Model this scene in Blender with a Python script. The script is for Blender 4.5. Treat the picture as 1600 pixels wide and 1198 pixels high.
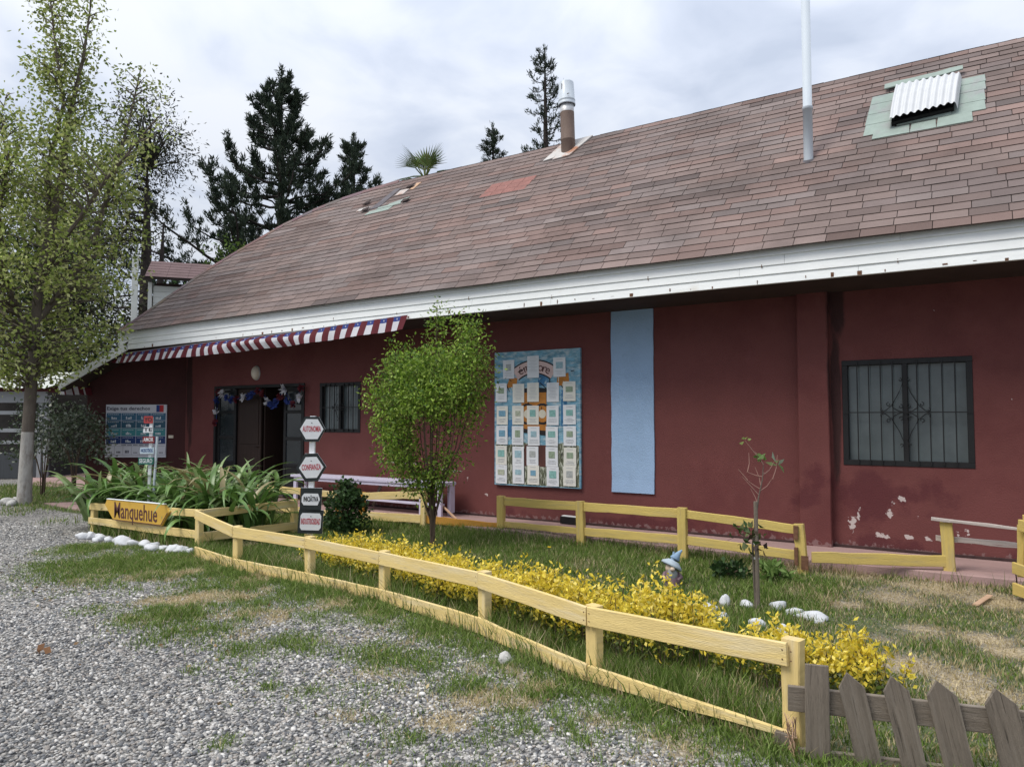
import bpy, math, random
import numpy as np
from mathutils import Vector, Matrix

scene = bpy.context.scene
for o in list(bpy.data.objects):
    bpy.data.objects.remove(o)
COL = scene.collection
rnd = random.Random(7)
rng = np.random.default_rng(11)
R = math.radians

# ------------------------------------------------------------------ camera
YAW, PITCH = R(33), math.atan(56 / 1155)
cam_data = bpy.data.cameras.new('camera')
cam = bpy.data.objects.new('camera', cam_data)
COL.objects.link(cam)
cam.location = (0, 0, 1.6)
cam.rotation_euler = (R(90) + PITCH, 0, YAW)
cam_data.sensor_width = 36
cam_data.lens = 36 * 1155 / 1600
cam_data.clip_end = 2000
cam_data.clip_start = 0.05
scene.camera = cam
FW = Vector((-math.sin(YAW), math.cos(YAW), 0))      # away from the viewer, level
RT = Vector((math.cos(YAW), math.sin(YAW), 0))       # to the viewer's right

# ------------------------------------------------------------------ world, sun, exposure
TO_SUN = Vector((-0.50, -0.85, 1.35)).normalized()
world = bpy.data.worlds.new('World')
scene.world = world
world.use_nodes = True
wn, wl = world.node_tree.nodes, world.node_tree.links
wn.clear()
def N(nt, typ, **kw):
    n = nt.new(typ)
    for k, v in kw.items():
        setattr(n, k, v)
    return n
w_out = N(wn, 'ShaderNodeOutputWorld')
w_sky = N(wn, 'ShaderNodeTexSky', sky_type='NISHITA', sun_disc=False)
w_sky.sun_elevation = math.asin(TO_SUN.z)
w_sky.sun_rotation = math.atan2(TO_SUN.x, TO_SUN.y)
w_bg1 = N(wn, 'ShaderNodeBackground'); w_bg1.inputs[1].default_value = 0.10
wl.new(w_sky.outputs[0], w_bg1.inputs[0])
tc = N(wn, 'ShaderNodeTexCoord')
sx = N(wn, 'ShaderNodeSeparateXYZ'); wl.new(tc.outputs['Generated'], sx.inputs[0])
mz = N(wn, 'ShaderNodeMath', operation='MAXIMUM'); wl.new(sx.outputs[2], mz.inputs[0]); mz.inputs[1].default_value = 0.0
az = N(wn, 'ShaderNodeMath', operation='ADD'); wl.new(mz.outputs[0], az.inputs[0]); az.inputs[1].default_value = 0.22
dx = N(wn, 'ShaderNodeMath', operation='DIVIDE'); wl.new(sx.outputs[0], dx.inputs[0]); wl.new(az.outputs[0], dx.inputs[1])
dy = N(wn, 'ShaderNodeMath', operation='DIVIDE'); wl.new(sx.outputs[1], dy.inputs[0]); wl.new(az.outputs[0], dy.inputs[1])
cx = N(wn, 'ShaderNodeCombineXYZ'); wl.new(dx.outputs[0], cx.inputs[0]); wl.new(dy.outputs[0], cx.inputs[1])
n1 = N(wn, 'ShaderNodeTexNoise'); n1.inputs['Scale'].default_value = 3.4; n1.inputs['Detail'].default_value = 8; n1.inputs['Roughness'].default_value = 0.50; n1.inputs['Distortion'].default_value = 0.35
wl.new(cx.outputs[0], n1.inputs['Vector'])
n2 = N(wn, 'ShaderNodeTexNoise'); n2.inputs['Scale'].default_value = 0.8; n2.inputs['Detail'].default_value = 3
wl.new(cx.outputs[0], n2.inputs['Vector'])
mx = N(wn, 'ShaderNodeMath', operation='MULTIPLY_ADD'); wl.new(n2.outputs[0], mx.inputs[0]); mx.inputs[1].default_value = 0.55
ms = N(wn, 'ShaderNodeMath', operation='MULTIPLY'); wl.new(n1.outputs[0], ms.inputs[0]); ms.inputs[1].default_value = 0.62
wl.new(ms.outputs[0], mx.inputs[2])
cr = N(wn, 'ShaderNodeValToRGB'); wl.new(mx.outputs[0], cr.inputs[0])
els = cr.color_ramp.elements
els[0].position = 0.46; els[0].color = (0.51, 0.57, 0.69, 1)
els[1].position = 0.70; els[1].color = (0.80, 0.83, 0.89, 1)
e = els.new(0.555); e.color = (0.63, 0.685, 0.80, 1)
e = els.new(0.62); e.color = (0.73, 0.775, 0.86, 1)
w_bg2 = N(wn, 'ShaderNodeBackground')
# overcast sky: brighter towards the zenith, darker towards the horizon
w_gr = N(wn, 'ShaderNodeMath', operation='MULTIPLY_ADD'); wl.new(mz.outputs[0], w_gr.inputs[0]); w_gr.inputs[1].default_value = 1.0; w_gr.inputs[2].default_value = 0.58
wl.new(w_gr.outputs[0], w_bg2.inputs[1])
wl.new(cr.outputs[0], w_bg2.inputs[0])
w_mix = N(wn, 'ShaderNodeMixShader'); w_mix.inputs[0].default_value = 0.9
wl.new(w_bg1.outputs[0], w_mix.inputs[1]); wl.new(w_bg2.outputs[0], w_mix.inputs[2])
wl.new(w_mix.outputs[0], w_out.inputs[0])

sun_data = bpy.data.lights.new('sun', 'SUN')
sun_data.energy = 2.1
sun_data.angle = R(28)
sun_data.color = (1.0, 0.95, 0.86)
sun = bpy.data.objects.new('sun', sun_data)
COL.objects.link(sun)
sun.rotation_euler = (-TO_SUN).to_track_quat('-Z', 'Y').to_euler()
sun.location = (-8, -12, 25)

scene.view_settings.view_transform = 'Standard'
scene.view_settings.look = 'None'
scene.view_settings.exposure = 0.35
scene.view_settings.gamma = 1.0
scene.view_settings.use_curve_mapping = False
scene.render.engine = 'CYCLES'
scene.cycles.max_bounces = 6
scene.cycles.transparent_max_bounces = 8

# ------------------------------------------------------------------ helpers: objects
def tag(o, label=None, cat=None, group=None, kind=None):
    if label: o['label'] = label
    if cat: o['category'] = cat
    if group: o['group'] = group
    if kind: o['kind'] = kind
    return o

def thing(name, label, cat, loc=(0, 0, 0), group=None):
    o = bpy.data.objects.new(name, None)
    o.empty_display_size = 0.1
    COL.objects.link(o)
    o.location = loc
    return tag(o, label, cat, group)

def origin_of(parent):
    v = Vector((0, 0, 0))
    while parent is not None:
        v += parent.location
        parent = parent.parent
    return v

def add_obj(name, data, parent=None, loc=None):
    o = bpy.data.objects.new(name, data)
    COL.objects.link(o)
    if parent is not None: o.parent = parent
    if loc is not None: o.location = loc
    return o

def np_mesh(name, V, F, mats, col=None, puv=None, mi=None, smooth=False):
    """V (n,3), F (m,k) one face size; col per face"""
    me = bpy.data.meshes.new(name)
    V = np.asarray(V, dtype=np.float32); F = np.asarray(F, dtype=np.int32)
    n, k = len(F), F.shape[1]
    me.vertices.add(len(V)); me.vertices.foreach_set('co', V.ravel())
    me.loops.add(n * k); me.loops.foreach_set('vertex_index', F.ravel())
    me.polygons.add(n); me.polygons.foreach_set('loop_start', np.arange(0, n * k, k, dtype=np.int32))
    if smooth: me.polygons.foreach_set('use_smooth', np.ones(n, dtype=bool))
    if mi is not None: me.polygons.foreach_set('material_index', np.asarray(mi, dtype=np.int32))
    me.update(calc_edges=True)
    if col is not None:
        c = np.ones((n, 4), dtype=np.float32); c[:, :3] = col
        a = me.attributes.new('Col', 'FLOAT_COLOR', 'CORNER')
        a.data.foreach_set('color', np.repeat(c, k, axis=0).ravel())
    for m in (mats if isinstance(mats, (list, tuple)) else [mats]): me.materials.append(m)
    return me

class MB:
    """collects shapes in world metres, links them as one mesh"""
    def __init__(s): s.v, s.f, s.c, s.m, s.p, s.s = [], [], [], [], [], []
    def add(s, V, F, col=(1, 1, 1), mi=0, puv=None, smooth=False):
        b = len(s.v); f0 = len(s.f)
        s.v += [tuple(x) for x in V]
        s.p += [tuple(x) for x in puv] if puv is not None else [(0, 0, 0)] * len(V)
        for f in F:
            s.f.append([i + b for i in f]); s.c.append(col[len(s.f) - f0 - 1] if isinstance(col, list) else col); s.m.append(mi); s.s.append(smooth)
        return s
    def box(s, lo, hi, col=(1, 1, 1), mi=0):
        (a, b, c), (d, e, f) = lo, hi
        V = [(a, b, c), (d, b, c), (d, e, c), (a, e, c), (a, b, f), (d, b, f), (d, e, f), (a, e, f)]
        return s.add(V, BOXF, col, mi, [(v[0] + v[1], v[2], 0) for v in V])
    def obox(s, c, ax, ay, az, col=(1, 1, 1), mi=0):
        """oriented box: centre and three half-axis vectors"""
        c, ax, ay, az = map(Vector, (c, ax, ay, az))
        V = [c + sx * ax + sy * ay + sz * az for sz in (-1, 1) for sx, sy in ((-1, -1), (1, -1), (1, 1), (-1, 1))]
        return s.add(V, BOXF, col, mi)
    def plank(s, p0, p1, h, t, up=(0, 0, 1), seg=4, jit=0.003, col=(1, 1, 1), mi=0, ch=0.004, h2=None, seed=None):
        p0, p1 = Vector(p0), Vector(p1)
        d = (p1 - p0); L = d.length; d.normalize()
        up = Vector(up); side = d.cross(up).normalized(); up = side.cross(d).normalized()
        sd = rnd.random() * 50 if seed is None else seed
        V, P = [], []
        h2 = h if h2 is None else h2
        for i in range(seg + 1):
            u = i / seg
            hh = (h + (h2 - h) * u) / 2; tt = t / 2; c = min(ch, tt * .5)
            o = p0 + d * L * u
            j = (rnd.uniform(-jit, jit), rnd.uniform(-jit, jit), rnd.uniform(-jit, jit) * .6)
            pr = [(-hh + c, -tt), (hh - c, -tt), (hh, -tt + c), (hh, tt - c), (hh - c, tt), (-hh + c, tt), (-hh, tt - c), (-hh, -tt + c)]
            for k, (a, b) in enumerate(pr):
                V.append(o + up * (a + (j[0] if a > 0 else j[1])) + side * (b + j[2]))
                P.append((L * u + sd, a, sd))
        F = []
        for i in range(seg):
            for k in range(8):
                a, b = i * 8 + k, i * 8 + (k + 1) % 8
                F.append((a, a + 8, b + 8, b))
        F.append(tuple(range(8))); F.append(tuple(range(seg * 8 + 7, seg * 8 - 1, -1)))
        return s.add(V, F, col, mi, P)
    def tube(s, pts, rad, n=8, col=(1, 1, 1), mi=0, cap=True):
        pts = [Vector(p) for p in pts]
        if not isinstance(rad, (list, tuple)): rad = [rad] * len(pts)
        V, F, P = [], [], []
        ref = Vector((0.13, 0.21, 0.97))
        L = 0
        for i, p in enumerate(pts):
            d = (pts[min(i + 1, len(pts) - 1)] - pts[max(i - 1, 0)]).normalized()
            r0 = ref if abs(d.dot(ref)) < .95 else Vector((1, 0, 0))
            a = d.cross(r0).normalized(); b = d.cross(a)
            if i: L += (p - pts[i - 1]).length
            for k in range(n):
                t = 2 * math.pi * k / n
                V.append(p + (a * math.cos(t) + b * math.sin(t)) * rad[i]); P.append((L, k / n * rad[i] * 6, 0))
        for i in range(len(pts) - 1):
            for k in range(n):
                a, b = i * n + k, i * n + (k + 1) % n
                F.append((a, a + n, b + n, b))
        s.add(V, F, col, mi, P, smooth=True)
        if cap:
            s.add(V[:n], [tuple(range(n))], col, mi); s.add(V[-n:], [tuple(range(n - 1, -1, -1))], col, mi)
        return s
    def lathe(s, prof, c=(0, 0, 0), n=16, axis=(0, 0, 1), col=(1, 1, 1), mi=0, squash=(1, 1)):
        axis = Vector(axis).normalized(); q = Vector((0, 0, 1)).rotation_difference(axis); c = Vector(c)
        V, F = [], []
        for r, z in prof:
            for k in range(n):
                t = 2 * math.pi * k / n
                V.append(c + q @ Vector((r * math.cos(t) * squash[0], r * math.sin(t) * squash[1], z)))
        for i in range(len(prof) - 1):
            for k in range(n):
                a, b = i * n + k, i * n + (k + 1) % n
                F.append((a, b, b + n, a + n))
        s.add(V, F, col, mi, smooth=True)
        return s
    def prism(s, poly, n, t, col=(1, 1, 1), mi=0, mi_side=None):
        """polygon (list of points, counter-clockwise seen from n) thickened by t behind its face"""
        poly = [Vector(p) for p in poly]; n = Vector(n).normalized(); k = len(poly)
        V = poly + [p - n * t for p in poly]
        s.add(V, [tuple(range(k))], col, mi)
        s.add(V, [tuple(range(2 * k - 1, k - 1, -1))] + [(i, i + k, (i + 1) % k + k, (i + 1) % k) for i in range(k)], col, mi if mi_side is None else mi_side)
        return s
    def rock(s, c, r, seed=0, sub=2, rough=0.18, col=(1, 1, 1), mi=0):
        V, F = ICO[sub]
        g = np.random.default_rng(seed)
        k = g.normal(size=(5, 3)) * 1.6; ph = g.uniform(0, 6, 5)
        d = 1 + rough * np.mean([np.sin(V @ k[i] + ph[i]) + .45 * np.sin(V @ k[i] * 2.7 + ph[i] * 3) for i in range(5)], axis=0)[:, None] * 1.6
        if rough > .2:      # broken, flattened faces
            for i in range(4):
                nn_ = k[i] / np.linalg.norm(k[i]); h_ = V @ nn_; d = np.where((h_[:, None] * d) > .72, .72 / np.maximum(h_[:, None], .3), d)
        W = V * d * np.array(r) + np.array(c)
        return s.add(W, F, col, mi, smooth=True)
    def build(s, name, mats, parent=None, kind=None):
        me = bpy.data.meshes.new(name)
        org = origin_of(parent)
        me.from_pydata([(x[0] - org.x, x[1] - org.y, x[2] - org.z) for x in s.v], [], s.f)
        mats = mats if isinstance(mats, (list, tuple)) else [mats]
        for m in mats: me.materials.append(m)
        me.polygons.foreach_set('material_index', s.m)
        me.polygons.foreach_set('use_smooth', s.s)
        a = me.attributes.new('Col', 'FLOAT_COLOR', 'CORNER')
        cc = []
        for f, c in zip(s.f, s.c): cc += [c[0], c[1], c[2], 1.0] * len(f)
        a.data.foreach_set('color', cc)
        p = me.attributes.new('puv', 'FLOAT_VECTOR', 'POINT')
        p.data.foreach_set('vector', [q for x in s.p for q in x])
        me.update()
        o = add_obj(name, me, parent)
        if kind: o['kind'] = kind
        return o

BOXF = [(0, 3, 2, 1), (4, 5, 6, 7), (0, 1, 5, 4), (1, 2, 6, 5), (2, 3, 7, 6), (3, 0, 4, 7)]
def _ico(n):
    t = (1 + 5 ** .5) / 2
    V = [(-1, t, 0), (1, t, 0), (-1, -t, 0), (1, -t, 0), (0, -1, t), (0, 1, t), (0, -1, -t), (0, 1, -t), (t, 0, -1), (t, 0, 1), (-t, 0, -1), (-t, 0, 1)]
    F = [(0, 11, 5), (0, 5, 1), (0, 1, 7), (0, 7, 10), (0, 10, 11), (1, 5, 9), (5, 11, 4), (11, 10, 2), (10, 7, 6), (7, 1, 8), (3, 9, 4), (3, 4, 2), (3, 2, 6), (3, 6, 8), (3, 8, 9), (4, 9, 5), (2, 4, 11), (6, 2, 10), (8, 6, 7), (9, 8, 1)]
    V = [Vector(v).normalized() for v in V]
    for _ in range(n):
        mid, G = {}, []
        def m(a, b):
            k = (min(a, b), max(a, b))
            if k not in mid:
                mid[k] = len(V); V.append(((V[a] + V[b]) / 2).normalized())
            return mid[k]
        for a, b, c in F:
            x, y, z = m(a, b), m(b, c), m(c, a)
            G += [(a, x, z), (b, y, x), (c, z, y), (x, y, z)]
        F = G
    return np.array([tuple(v) for v in V]), F
ICO = {k: _ico(k) for k in (0, 1, 2, 3)}

def txt(name, body, loc, xdir, updir, size, mat, parent=None, align='CENTER', width=None, extrude=0.0008, bold=0.0):
    cu = bpy.data.curves.new(name, 'FONT')
    cu.body = body; cu.size = size; cu.align_x = align; cu.align_y = 'CENTER'; cu.extrude = extrude; cu.offset = bold
    cu.resolution_u = 2
    cu.materials.append(mat)
    tmp = bpy.data.objects.new(name, cu); COL.objects.link(tmp)
    bpy.context.view_layer.update()
    me = bpy.data.meshes.new_from_object(tmp.evaluated_get(bpy.context.evaluated_depsgraph_get()))
    xs_ = [v.co.x for v in me.vertices]; w0 = max(xs_) - min(xs_)
    bpy.data.objects.remove(tmp); bpy.data.curves.remove(cu)
    me.name = name
    o = bpy.data.objects.new(name, me); COL.objects.link(o)
    sx = width / w0 if width else 1.0
    x = Vector(xdir).normalized(); z = x.cross(Vector(updir)).normalized(); y = z.cross(x)
    M_ = Matrix((x * sx, y, z)).transposed().to_4x4()
    M_.translation = Vector(loc) - origin_of(parent)
    if parent is not None: o.parent = parent
    o.matrix_local = M_
    return o

# ------------------------------------------------------------------ helpers: materials
def mat(name, base=(.5, .5, .5), rough=.8, var=.12, scale=6.0, bump=.15, bscale=None, col=False, coord='Object', stretch=None,
        spots=None, spec=.3, trans=None, metal=0.0):
    """noise-broken principled material. col: multiply by the 'Col' attribute; stretch: scale the coords; spots: (colour, scale, lo, hi) worn patches"""
    m = bpy.data.materials.new(name); m.use_nodes = True
    n, l = m.node_tree.nodes, m.node_tree.links
    n.clear()
    out = N(n, 'ShaderNodeOutputMaterial'); b = N(n, 'ShaderNodeBsdfPrincipled')
    b.inputs['Roughness'].default_value = rough; b.inputs['Specular IOR Level'].default_value = spec; b.inputs['Metallic'].default_value = metal
    if coord == 'puv':
        t = N(n, 'ShaderNodeAttribute', attribute_name='puv'); vec = t.outputs['Vector']
    else:
        t = N(n, 'ShaderNodeTexCoord'); vec = t.outputs[coord]
        if coord == 'Object' and False: pass
    if coord == 'world':
        pass
    raw = vec
    if stretch:
        mp = N(n, 'ShaderNodeMapping'); mp.inputs['Scale'].default_value = stretch; l.new(vec, mp.inputs[0]); vec = mp.outputs[0]
    nz = N(n, 'ShaderNodeTexNoise'); nz.inputs['Scale'].default_value = scale; nz.inputs['Detail'].default_value = 6; nz.inputs['Roughness'].default_value = .6
    l.new(vec, nz.inputs['Vector'])
    mr = N(n, 'ShaderNodeMapRange'); mr.inputs[1].default_value = .25; mr.inputs[2].default_value = .75
    mr.inputs[3].default_value = 1 - var; mr.inputs[4].default_value = 1 + var
    l.new(nz.outputs[0], mr.inputs[0])
    if col:
        at = N(n, 'ShaderNodeAttribute', attribute_name='Col')
        mc = N(n, 'ShaderNodeMix', data_type='RGBA', blend_type='MULTIPLY'); mc.inputs[0].default_value = 1
        l.new(at.outputs['Color'], mc.inputs[6]); mc.inputs[7].default_value = (*base, 1); src = mc.outputs[2]
    else:
        rgb = N(n, 'ShaderNodeRGB'); rgb.outputs[0].default_value = (*base, 1); src = rgb.outputs[0]
    mm = N(n, 'ShaderNodeMix', data_type='RGBA', blend_type='MULTIPLY'); mm.inputs[0].default_value = 1
    l.new(src, mm.inputs[6]); l.new(mr.outputs[0], mm.inputs[7]); src = mm.outputs[2]
    for sp in (spots or []):
        sc, ss, lo, hi = sp[:4]
        sn = N(n, 'ShaderNodeTexNoise'); sn.inputs['Scale'].default_value = ss; sn.inputs['Detail'].default_value = 8; sn.inputs['Roughness'].default_value = .65
        l.new(vec if len(sp) < 5 else raw, sn.inputs['Vector'])
        sr = N(n, 'ShaderNodeMapRange'); sr.inputs[1].default_value = lo; sr.inputs[2].default_value = hi; l.new(sn.outputs[0], sr.inputs[0])
        s2 = N(n, 'ShaderNodeMix', data_type='RGBA'); l.new(sr.outputs[0], s2.inputs[0]); l.new(src, s2.inputs[6]); s2.inputs[7].default_value = (*sc, 1); src = s2.outputs[2]
    l.new(src, b.inputs['Base Color'])
    if bump:
        bn = nz
        if bscale:
            bn = N(n, 'ShaderNodeTexNoise'); bn.inputs['Scale'].default_value = bscale; bn.inputs['Detail'].default_value = 4; l.new(vec, bn.inputs['Vector'])
        bu = N(n, 'ShaderNodeBump'); bu.inputs['Strength'].default_value = bump; bu.inputs['Distance'].default_value = .02
        l.new(bn.outputs[0], bu.inputs['Height']); l.new(bu.outputs[0], b.inputs['Normal'])
    if trans:
        tr = N(n, 'ShaderNodeBsdfTranslucent'); l.new(src, tr.inputs[0])
        mxs = N(n, 'ShaderNodeMixShader'); mxs.inputs[0].default_value = trans
        l.new(b.outputs[0], mxs.inputs[1]); l.new(tr.outputs[0], mxs.inputs[2]); l.new(mxs.outputs[0], out.inputs[0])
    else:
        l.new(b.outputs[0], out.inputs[0])
    m['_src'] = 1
    return m

def vnoise(x, y, scale, seed=0):
    """smooth value noise on arrays, 0..1"""
    g = np.random.default_rng(seed).uniform(0, 1, (257, 257))
    X, Y = x * scale + 60.3, y * scale + 60.7
    i, j = np.floor(X).astype(int), np.floor(Y).astype(int)
    u, v = X - i, Y - j
    u, v = u * u * (3 - 2 * u), v * v * (3 - 2 * v)
    i, j = i % 256, j % 256
    return (g[i, j] * (1 - u) + g[i + 1, j] * u) * (1 - v) + (g[i, j + 1] * (1 - u) + g[i + 1, j + 1] * u) * v
def fnoise(x, y, s, seed=0): return (vnoise(x, y, s, seed) * 4 + vnoise(x, y, s * 2.1, seed + 1) * 2 + vnoise(x, y, s * 4.3, seed + 2)) / 7

# ------------------------------------------------------------------ materials
M = {}
def wall_material():
    """maroon plaster with peeled flakes, damp stains and grimy painted-in shade in named places (object metres: x from -5, z from the ground)"""
    m = mat('maroon_plaster', (.142, .045, .042), .8, .12, 1.7, .25, 60, spots=[((.100, .025, .026), .9, .50, .78), ((.165, .056, .056), 2.3, .60, .82)])
    n, l = m.node_tree.nodes, m.node_tree.links
    b = next(q for q in n if q.type == 'BSDF_PRINCIPLED'); src = b.inputs['Base Color'].links[0].from_socket
    t = N(n, 'ShaderNodeTexCoord'); vec = t.outputs['Object']
    def region(x, z, rx, rz):
        mp = N(n, 'ShaderNodeMapping'); mp.inputs['Location'].default_value = (-(x + 5) / rx, 0, -z / rz); mp.inputs['Scale'].default_value = (1 / rx, 0, 1 / rz)
        l.new(vec, mp.inputs[0]); ln = N(n, 'ShaderNodeVectorMath', operation='LENGTH'); l.new(mp.outputs[0], ln.inputs[0])
        r = N(n, 'ShaderNodeMapRange'); r.inputs[1].default_value = .35; r.inputs[2].default_value = 1.0; r.inputs[3].default_value = 1; r.inputs[4].default_value = 0; l.new(ln.outputs['Value'], r.inputs[0]); return r.outputs[0]
    def stain_or_shade(src, regs, colr, scale, gain, soft, strength=1.0, stretch=(1, 1, 1)):
        acc = None
        for q in regs:
            o = region(*q)
            if acc is None: acc = o
            else:
                mxx = N(n, 'ShaderNodeMath', operation='MAXIMUM'); l.new(acc, mxx.inputs[0]); l.new(o, mxx.inputs[1]); acc = mxx.outputs[0]
        mp = N(n, 'ShaderNodeMapping'); mp.inputs['Scale'].default_value = stretch; l.new(vec, mp.inputs[0])
        nz = N(n, 'ShaderNodeTexNoise'); nz.inputs['Scale'].default_value = scale; nz.inputs['Detail'].default_value = 9; nz.inputs['Roughness'].default_value = .62; l.new(mp.outputs[0], nz.inputs['Vector'])
        a = N(n, 'ShaderNodeMath', operation='MULTIPLY_ADD'); l.new(acc, a.inputs[0]); a.inputs[1].default_value = gain; l.new(nz.outputs[0], a.inputs[2])
        r = N(n, 'ShaderNodeMapRange'); r.inputs[1].default_value = .72; r.inputs[2].default_value = .72 + soft; r.inputs[4].default_value = strength; l.new(a.outputs[0], r.inputs[0])
        x = N(n, 'ShaderNodeMix', data_type='RGBA'); l.new(r.outputs[0], x.inputs[0]); l.new(src, x.inputs[6]); x.inputs[7].default_value = (*colr, 1); return x.outputs[2]
    src = stain_or_shade(src, [(-1.30, .75, .75, .62), (-.7, .70, .6, .5), (-3.0, .15, 6, .22), (-1.9, .8, .45, .5)], (.085, .020, .024), 2.2, .30, .12, .75)          # damp patches
    src = stain_or_shade(src, [(-1.56, 1.9, .10, 1.6), (-1.54, 3.0, .18, .8), (-14.4, 2, .2, 2)], (.022, .012, .012), 3.0, .42, .14, .8, (1, 1, .25))  # grime with shade painted in, along the pilaster and the wing corner
    src = stain_or_shade(src, [(-1.02, .58, .10, .2), (-.90, .66, .07, .16), (-1.08, .27, .34, .07), (-1.43, .38, .14, .16), (-1.33, .5, .05, .2), (-7.4, .78, .65, .035), (-6.65, .43, .09, .06), (-8.4, .87, 1.1, .03), (-.3, .36, .14, .08), (-.5, .27, .9, .05), (-.63, 2.1, .03, .02), (-3.5, 1.3, .03, .02), (-7.0, .66, .05, .12)],
                (.50, .43, .41), 9, .22, .02, .95)                                                                                          # peeled to bare plaster
    src = stain_or_shade(src, [(-5, .12, 12, .10)], (.26, .17, .165), 14, .24, .06, .6)                                                             # splashed dust at the foot
    l.new(src, b.inputs['Base Color'])
    return m
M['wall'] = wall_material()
M['wall_shaded'] = mat('shaded_maroon_plaster', (.060, .020, .020), .85, .15, 1.7, .25, 60, spots=[((.035, .014, .014), 1.2, .5, .8)])  # darker copy of the wall plaster, the eave shade put into its colour
M['soffit'] = mat('soffit_board', (.055, .038, .034), .9, .2, 3, .2)
M['white'] = mat('white_painted_wood', (.74, .76, .76), .55, .06, 5, .12, 40, stretch=(.4, 1, 1), spots=[((.55, .50, .42), 3.1, .62, .80)])
M['rust'] = mat('rust_stain', (.14, .07, .04), .9, .4, 30, .2)
M['shingle'] = mat('asphalt_shingle', (1, 1, 1), .92, .16, 1.4, .35, 260, col=True,
                   spots=[((.080, .062, .056), .55, .53, .80), ((.215, .168, .155), 1.1, .60, .85)])
M['roofdeck'] = mat('roof_felt', (.045, .035, .033), .95, .2, 4, .2)
M['green_patch'] = mat('green_mineral_felt', (.285, .345, .31), .9, .12, 9, .3, 200, spots=[((.30, .29, .30), 2.2, .5, .7)])
M['red_patch'] = mat('red_shingle_patch', (.27, .130, .112), .9, .15, 9, .3, 200)
M['tar'] = mat('tar_paper', (.12, .11, .12), .85, .3, 8, .3)
M['bare_wood'] = mat('bare_timber', (.50, .33, .22), .85, .2, 12, .2)
M['black'] = mat('black_steel', (.012, .012, .013), .5, .2, 10, .05)
M['darkwood'] = mat('dark_door_wood', (.028, .016, .013), .6, .3, 6, .1, stretch=(6, 6, .7))
M['interior'] = mat('dim_interior_plaster', (.20, .17, .15), .9, .1, 2, 0)
M['blue'] = mat('pale_blue_paint', (.30, .43, .62), .8, .07, 4, .3, 70, spots=[((.22, .32, .47), 7, .62, .80)])
M['path'] = mat('pink_concrete', (.36, .24, .225), .9, .12, 1.8, .25, 80, spots=[((.24, .17, .155), 1.2, .5, .78), ((.45, .35, .33), 3, .6, .8)])
M['pipe_white'] = mat('white_pvc', (.50, .55, .60), .35, .03, 3, 0, spec=.5)
M['chimney_brown'] = mat('brown_stove_pipe', (.15, .105, .085), .7, .25, 5, .1, stretch=(1, 1, .3))
M['galv'] = mat('galvanised_sheet', (.52, .53, .54), .45, .15, 6, .1, metal=.35, spots=[((.33, .20, .13), 2.4, .62, .8)])
M['flash'] = mat('weathered_flashing', (.50, .48, .46), .7, .15, 5, .15, spots=[((.36, .17, .10), 2.6, .52, .66)])
M['corr'] = mat('white_corrugated_sheet', (.56, .57, .58), .5, .05, 8, .05, spots=[((.45, .36, .30), 5, .68, .78)])
M['lamp'] = mat('opal_lamp_glass', (.66, .60, .50), .35, .05, 5, 0)

def glass_mat(name, base, rough):
    m = mat(name, base, rough, .25, 2.2, 0, spec=.5)
    return m
M['pane'] = glass_mat('curtained_window_glass', (.095, .115, .12), .12)
M['pane_dark'] = glass_mat('dark_glass', (.02, .026, .03), .12)

# ground: attribute Col = (soil, green, dry)
gm = bpy.data.materials.new('gravel_and_soil'); gm.use_nodes = True
n, l = gm.node_tree.nodes, gm.node_tree.links; n.clear()
go = N(n, 'ShaderNodeOutputMaterial'); gb = N(n, 'ShaderNodeBsdfPrincipled'); gb.inputs['Roughness'].default_value = .9; gb.inputs['Specular IOR Level'].default_value = .15
l.new(gb.outputs[0], go.inputs[0])
gt = N(n, 'ShaderNodeTexCoord')
gv = N(n, 'ShaderNodeTexVoronoi'); gv.inputs['Scale'].default_value = 42; l.new(gt.outputs['Object'], gv.inputs['Vector'])
gs = N(n, 'ShaderNodeSeparateColor'); l.new(gv.outputs['Color'], gs.inputs[0])
gr = N(n, 'ShaderNodeValToRGB'); l.new(gs.outputs[0], gr.inputs[0])
gr.color_ramp.elements[0].color = (.09, .09, .09, 1); gr.color_ramp.elements[1].color = (.54, .51, .47, 1)
ee = gr.color_ramp.elements.new(.5); ee.color = (.28, .27, .255, 1)
gd = N(n, 'ShaderNodeMapRange'); l.new(gv.outputs['Distance'], gd.inputs[0]); gd.inputs[1].default_value = .35; gd.inputs[2].default_value = .75; gd.inputs[3].default_value = 1; gd.inputs[4].default_value = .45
gmx = N(n, 'ShaderNodeMix', data_type='RGBA', blend_type='MULTIPLY'); gmx.inputs[0].default_value = 1; l.new(gr.outputs[0], gmx.inputs[6]); l.new(gd.outputs[0], gmx.inputs[7])
gl = N(n, 'ShaderNodeTexNoise'); gl.inputs['Scale'].default_value = .7; gl.inputs['Detail'].default_value = 5; l.new(gt.outputs['Object'], gl.inputs['Vector'])
glr = N(n, 'ShaderNodeMapRange'); l.new(gl.outputs[0], glr.inputs[0]); glr.inputs[1].default_value = .3; glr.inputs[2].default_value = .7; glr.inputs[3].default_value = .82; glr.inputs[4].default_value = 1.15
gm2 = N(n, 'ShaderNodeMix', data_type='RGBA', blend_type='MULTIPLY'); gm2.inputs[0].default_value = 1; l.new(gmx.outputs[2], gm2.inputs[6]); l.new(glr.outputs[0], gm2.inputs[7])
ga = N(n, 'ShaderNodeAttribute', attribute_name='Col'); gas = N(n, 'ShaderNodeSeparateColor'); l.new(ga.outputs['Color'], gas.inputs[0])
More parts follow.
